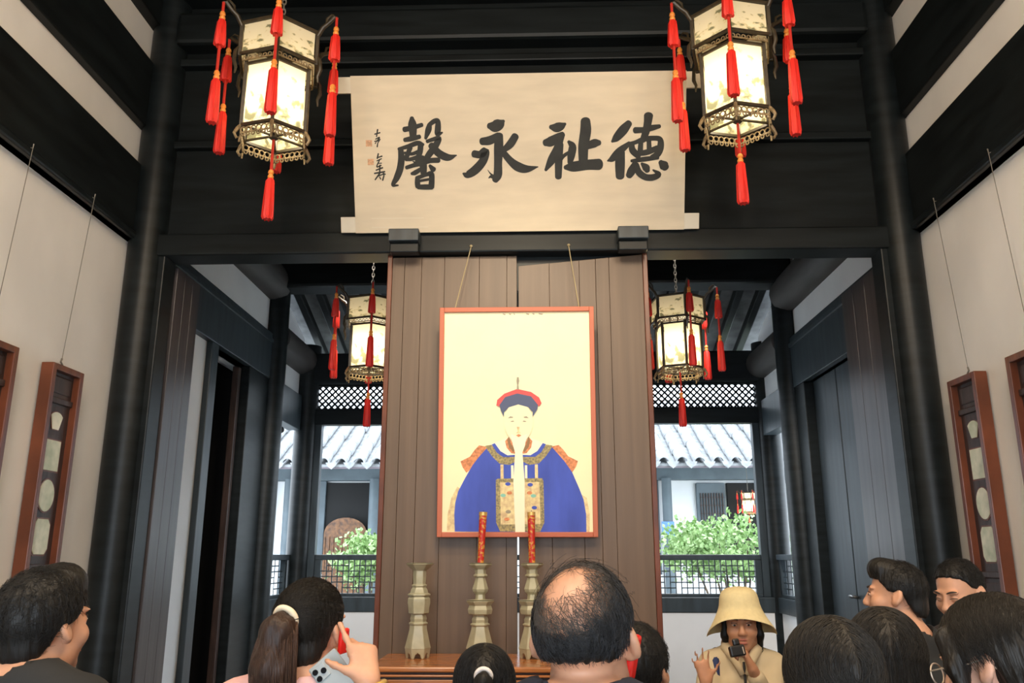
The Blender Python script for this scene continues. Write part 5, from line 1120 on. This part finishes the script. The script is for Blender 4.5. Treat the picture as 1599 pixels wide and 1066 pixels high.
# 7 and 8 men at the right
p = person('person at right in a dark tee, short black hair, facing left in profile', at_px(1396, 878, 3.0), 0.93, rad(63), rad(-3), byaw=rad(40), skin='skin_a', shirt='tee_k')
man_hair(p, M['hair_k'], ((-0.12, -0.075), (-0.075, -0.07), (-0.045, -0.025), (-0.028, 0.014), (0.012, 0.016), (0.030, 0.030), (0.055, 0.058), (0.11, 0.066)), 0.010, 51, -0.002); face_bits(p)
p = person('person at right with buzzed black hair looking down, pale collar', at_px(1485, 876, 3.2), 0.98, rad(120), rad(14), byaw=rad(95), skin='skin_a', shirt='brown_t')
man_hair(p, M['hair_k'], ((-0.12, -0.085), (-0.075, -0.078), (-0.045, -0.025), (-0.030, 0.014), (0.012, 0.022), (0.026, 0.036), (0.042, 0.062), (0.07, 0.080), (0.11, 0.082)), 0.0, 52, -0.004); face_bits(p, closed=True)
rl = p['root'].location
MB().tube([at_px(u_, v_, 3.10)-rl for u_, v_ in ((1450, 950), (1439, 953), (1434, 964), (1435, 976), (1441, 985))], [0.006, 0.010, 0.012, 0.012, 0.008], 8).build('pale_collar', M['white_c'], p['root'], smooth=True)

# 9, 10, 11 women at lower right
p = person('person at lower right seen from behind, long straight black hair, foremost', at_px(1288, 970, 1.62), 0.95, rad(6), rad(4), skin='skin_c', shirt='tee_k', female=True)
long_hair(p, M['hair_w'], 61, back=((0, -0.040, -0.10), (0.108, 0.088, 0.17)), groove=0.0, n=3000)
p = person('person behind the foremost long-haired woman, brownish black bob', at_px(1374, 955, 2.2), 1.06, rad(-14), rad(6), skin='skin_c', shirt='brown_t', female=True)
long_hair(p, M['hair_w'], 62, back=((-0.01, -0.045, -0.05), (0.090, 0.075, 0.11)), n=2600, lo=-0.15)
p = person('person at the lower right corner with pale spectacles, head bowed left', at_px(1526, 938, 1.78), 1.03, rad(40), rad(11), byaw=rad(45), skin='skin_c', shirt='tee_k', female=True)
f = hair_field(lo=(-0.18, -0.28, -0.36)); f.ell(HC, (0.090, 0.112, 0.106), k=0.01)
f.cutfn(lambda x, y, z: (zline(y, ((-0.12, -0.12), (-0.05, -0.10), (-0.036, -0.02), (-0.026, 0.026), (0.016, 0.024), (0.03, -0.01), (0.06, 0.02), (0.085, 0.055), (0.12, 0.06)))-z)*0.75, 0.008)
for sd in (-1, 1): f.chain([(sd*0.062, 0.060, 0.062), (sd*0.078, 0.048, 0.005), (sd*0.080, 0.040, -0.06), (sd*0.076, 0.04, -0.12)], [0.020, 0.017, 0.012, 0.007], k=0.015)
f.chain([(0, -0.055, 0.0), (0, -0.075, -0.08), (0, -0.085, -0.20), (0, -0.08, -0.30)], [0.075, 0.066, 0.06, 0.045], k=0.03); waves(f, 0.003, 34)
hr = place_h(f.build('hair', M['hair_w'], p['root']), p)
strands(hr, p, 'hair_strands', M['hair_w'], cap_roots(3000, lambda v, rn: v[2] > 0.05 and v[1] < 0.8, 63), lambda q: np.sign(q[:, 0:1])*np.array([[1, 0, 0]])*np.clip(q[:, 2:3]/0.1, 0, 1)+np.array([[0, -0.15, -0.5]]), (0.0905, 0.1125, 0.1065), HC, 6, 0.010, 0.0008, seed=63)
face_bits(p)
mb = MB()
for sd in (-1, 1):
    mb.tube([(sd*0.034+0.025*math.cos(a), 0.112-0.10*abs(0.025*math.cos(a)*sd+0.0)*0.2, -0.004+0.021*math.sin(a)) for a in np.linspace(0, 2*PI, 25)], 0.0017, 6, caps=False)
    mb.tube([(sd*0.059, 0.110, 0.004), (sd*0.072, 0.085, 0.006), (sd*0.080, 0.02, 0.010), (sd*0.080, -0.012, 0.016), (sd*0.078, -0.030, -0.004)], 0.0015, 6)
mb.tube([(-0.010, 0.112, 0.002), (0, 0.116, 0.006), (0.010, 0.112, 0.002)], 0.0016, 6)
place_h(mb.build('spectacles', M['specs'], p['root'], smooth=True), p)
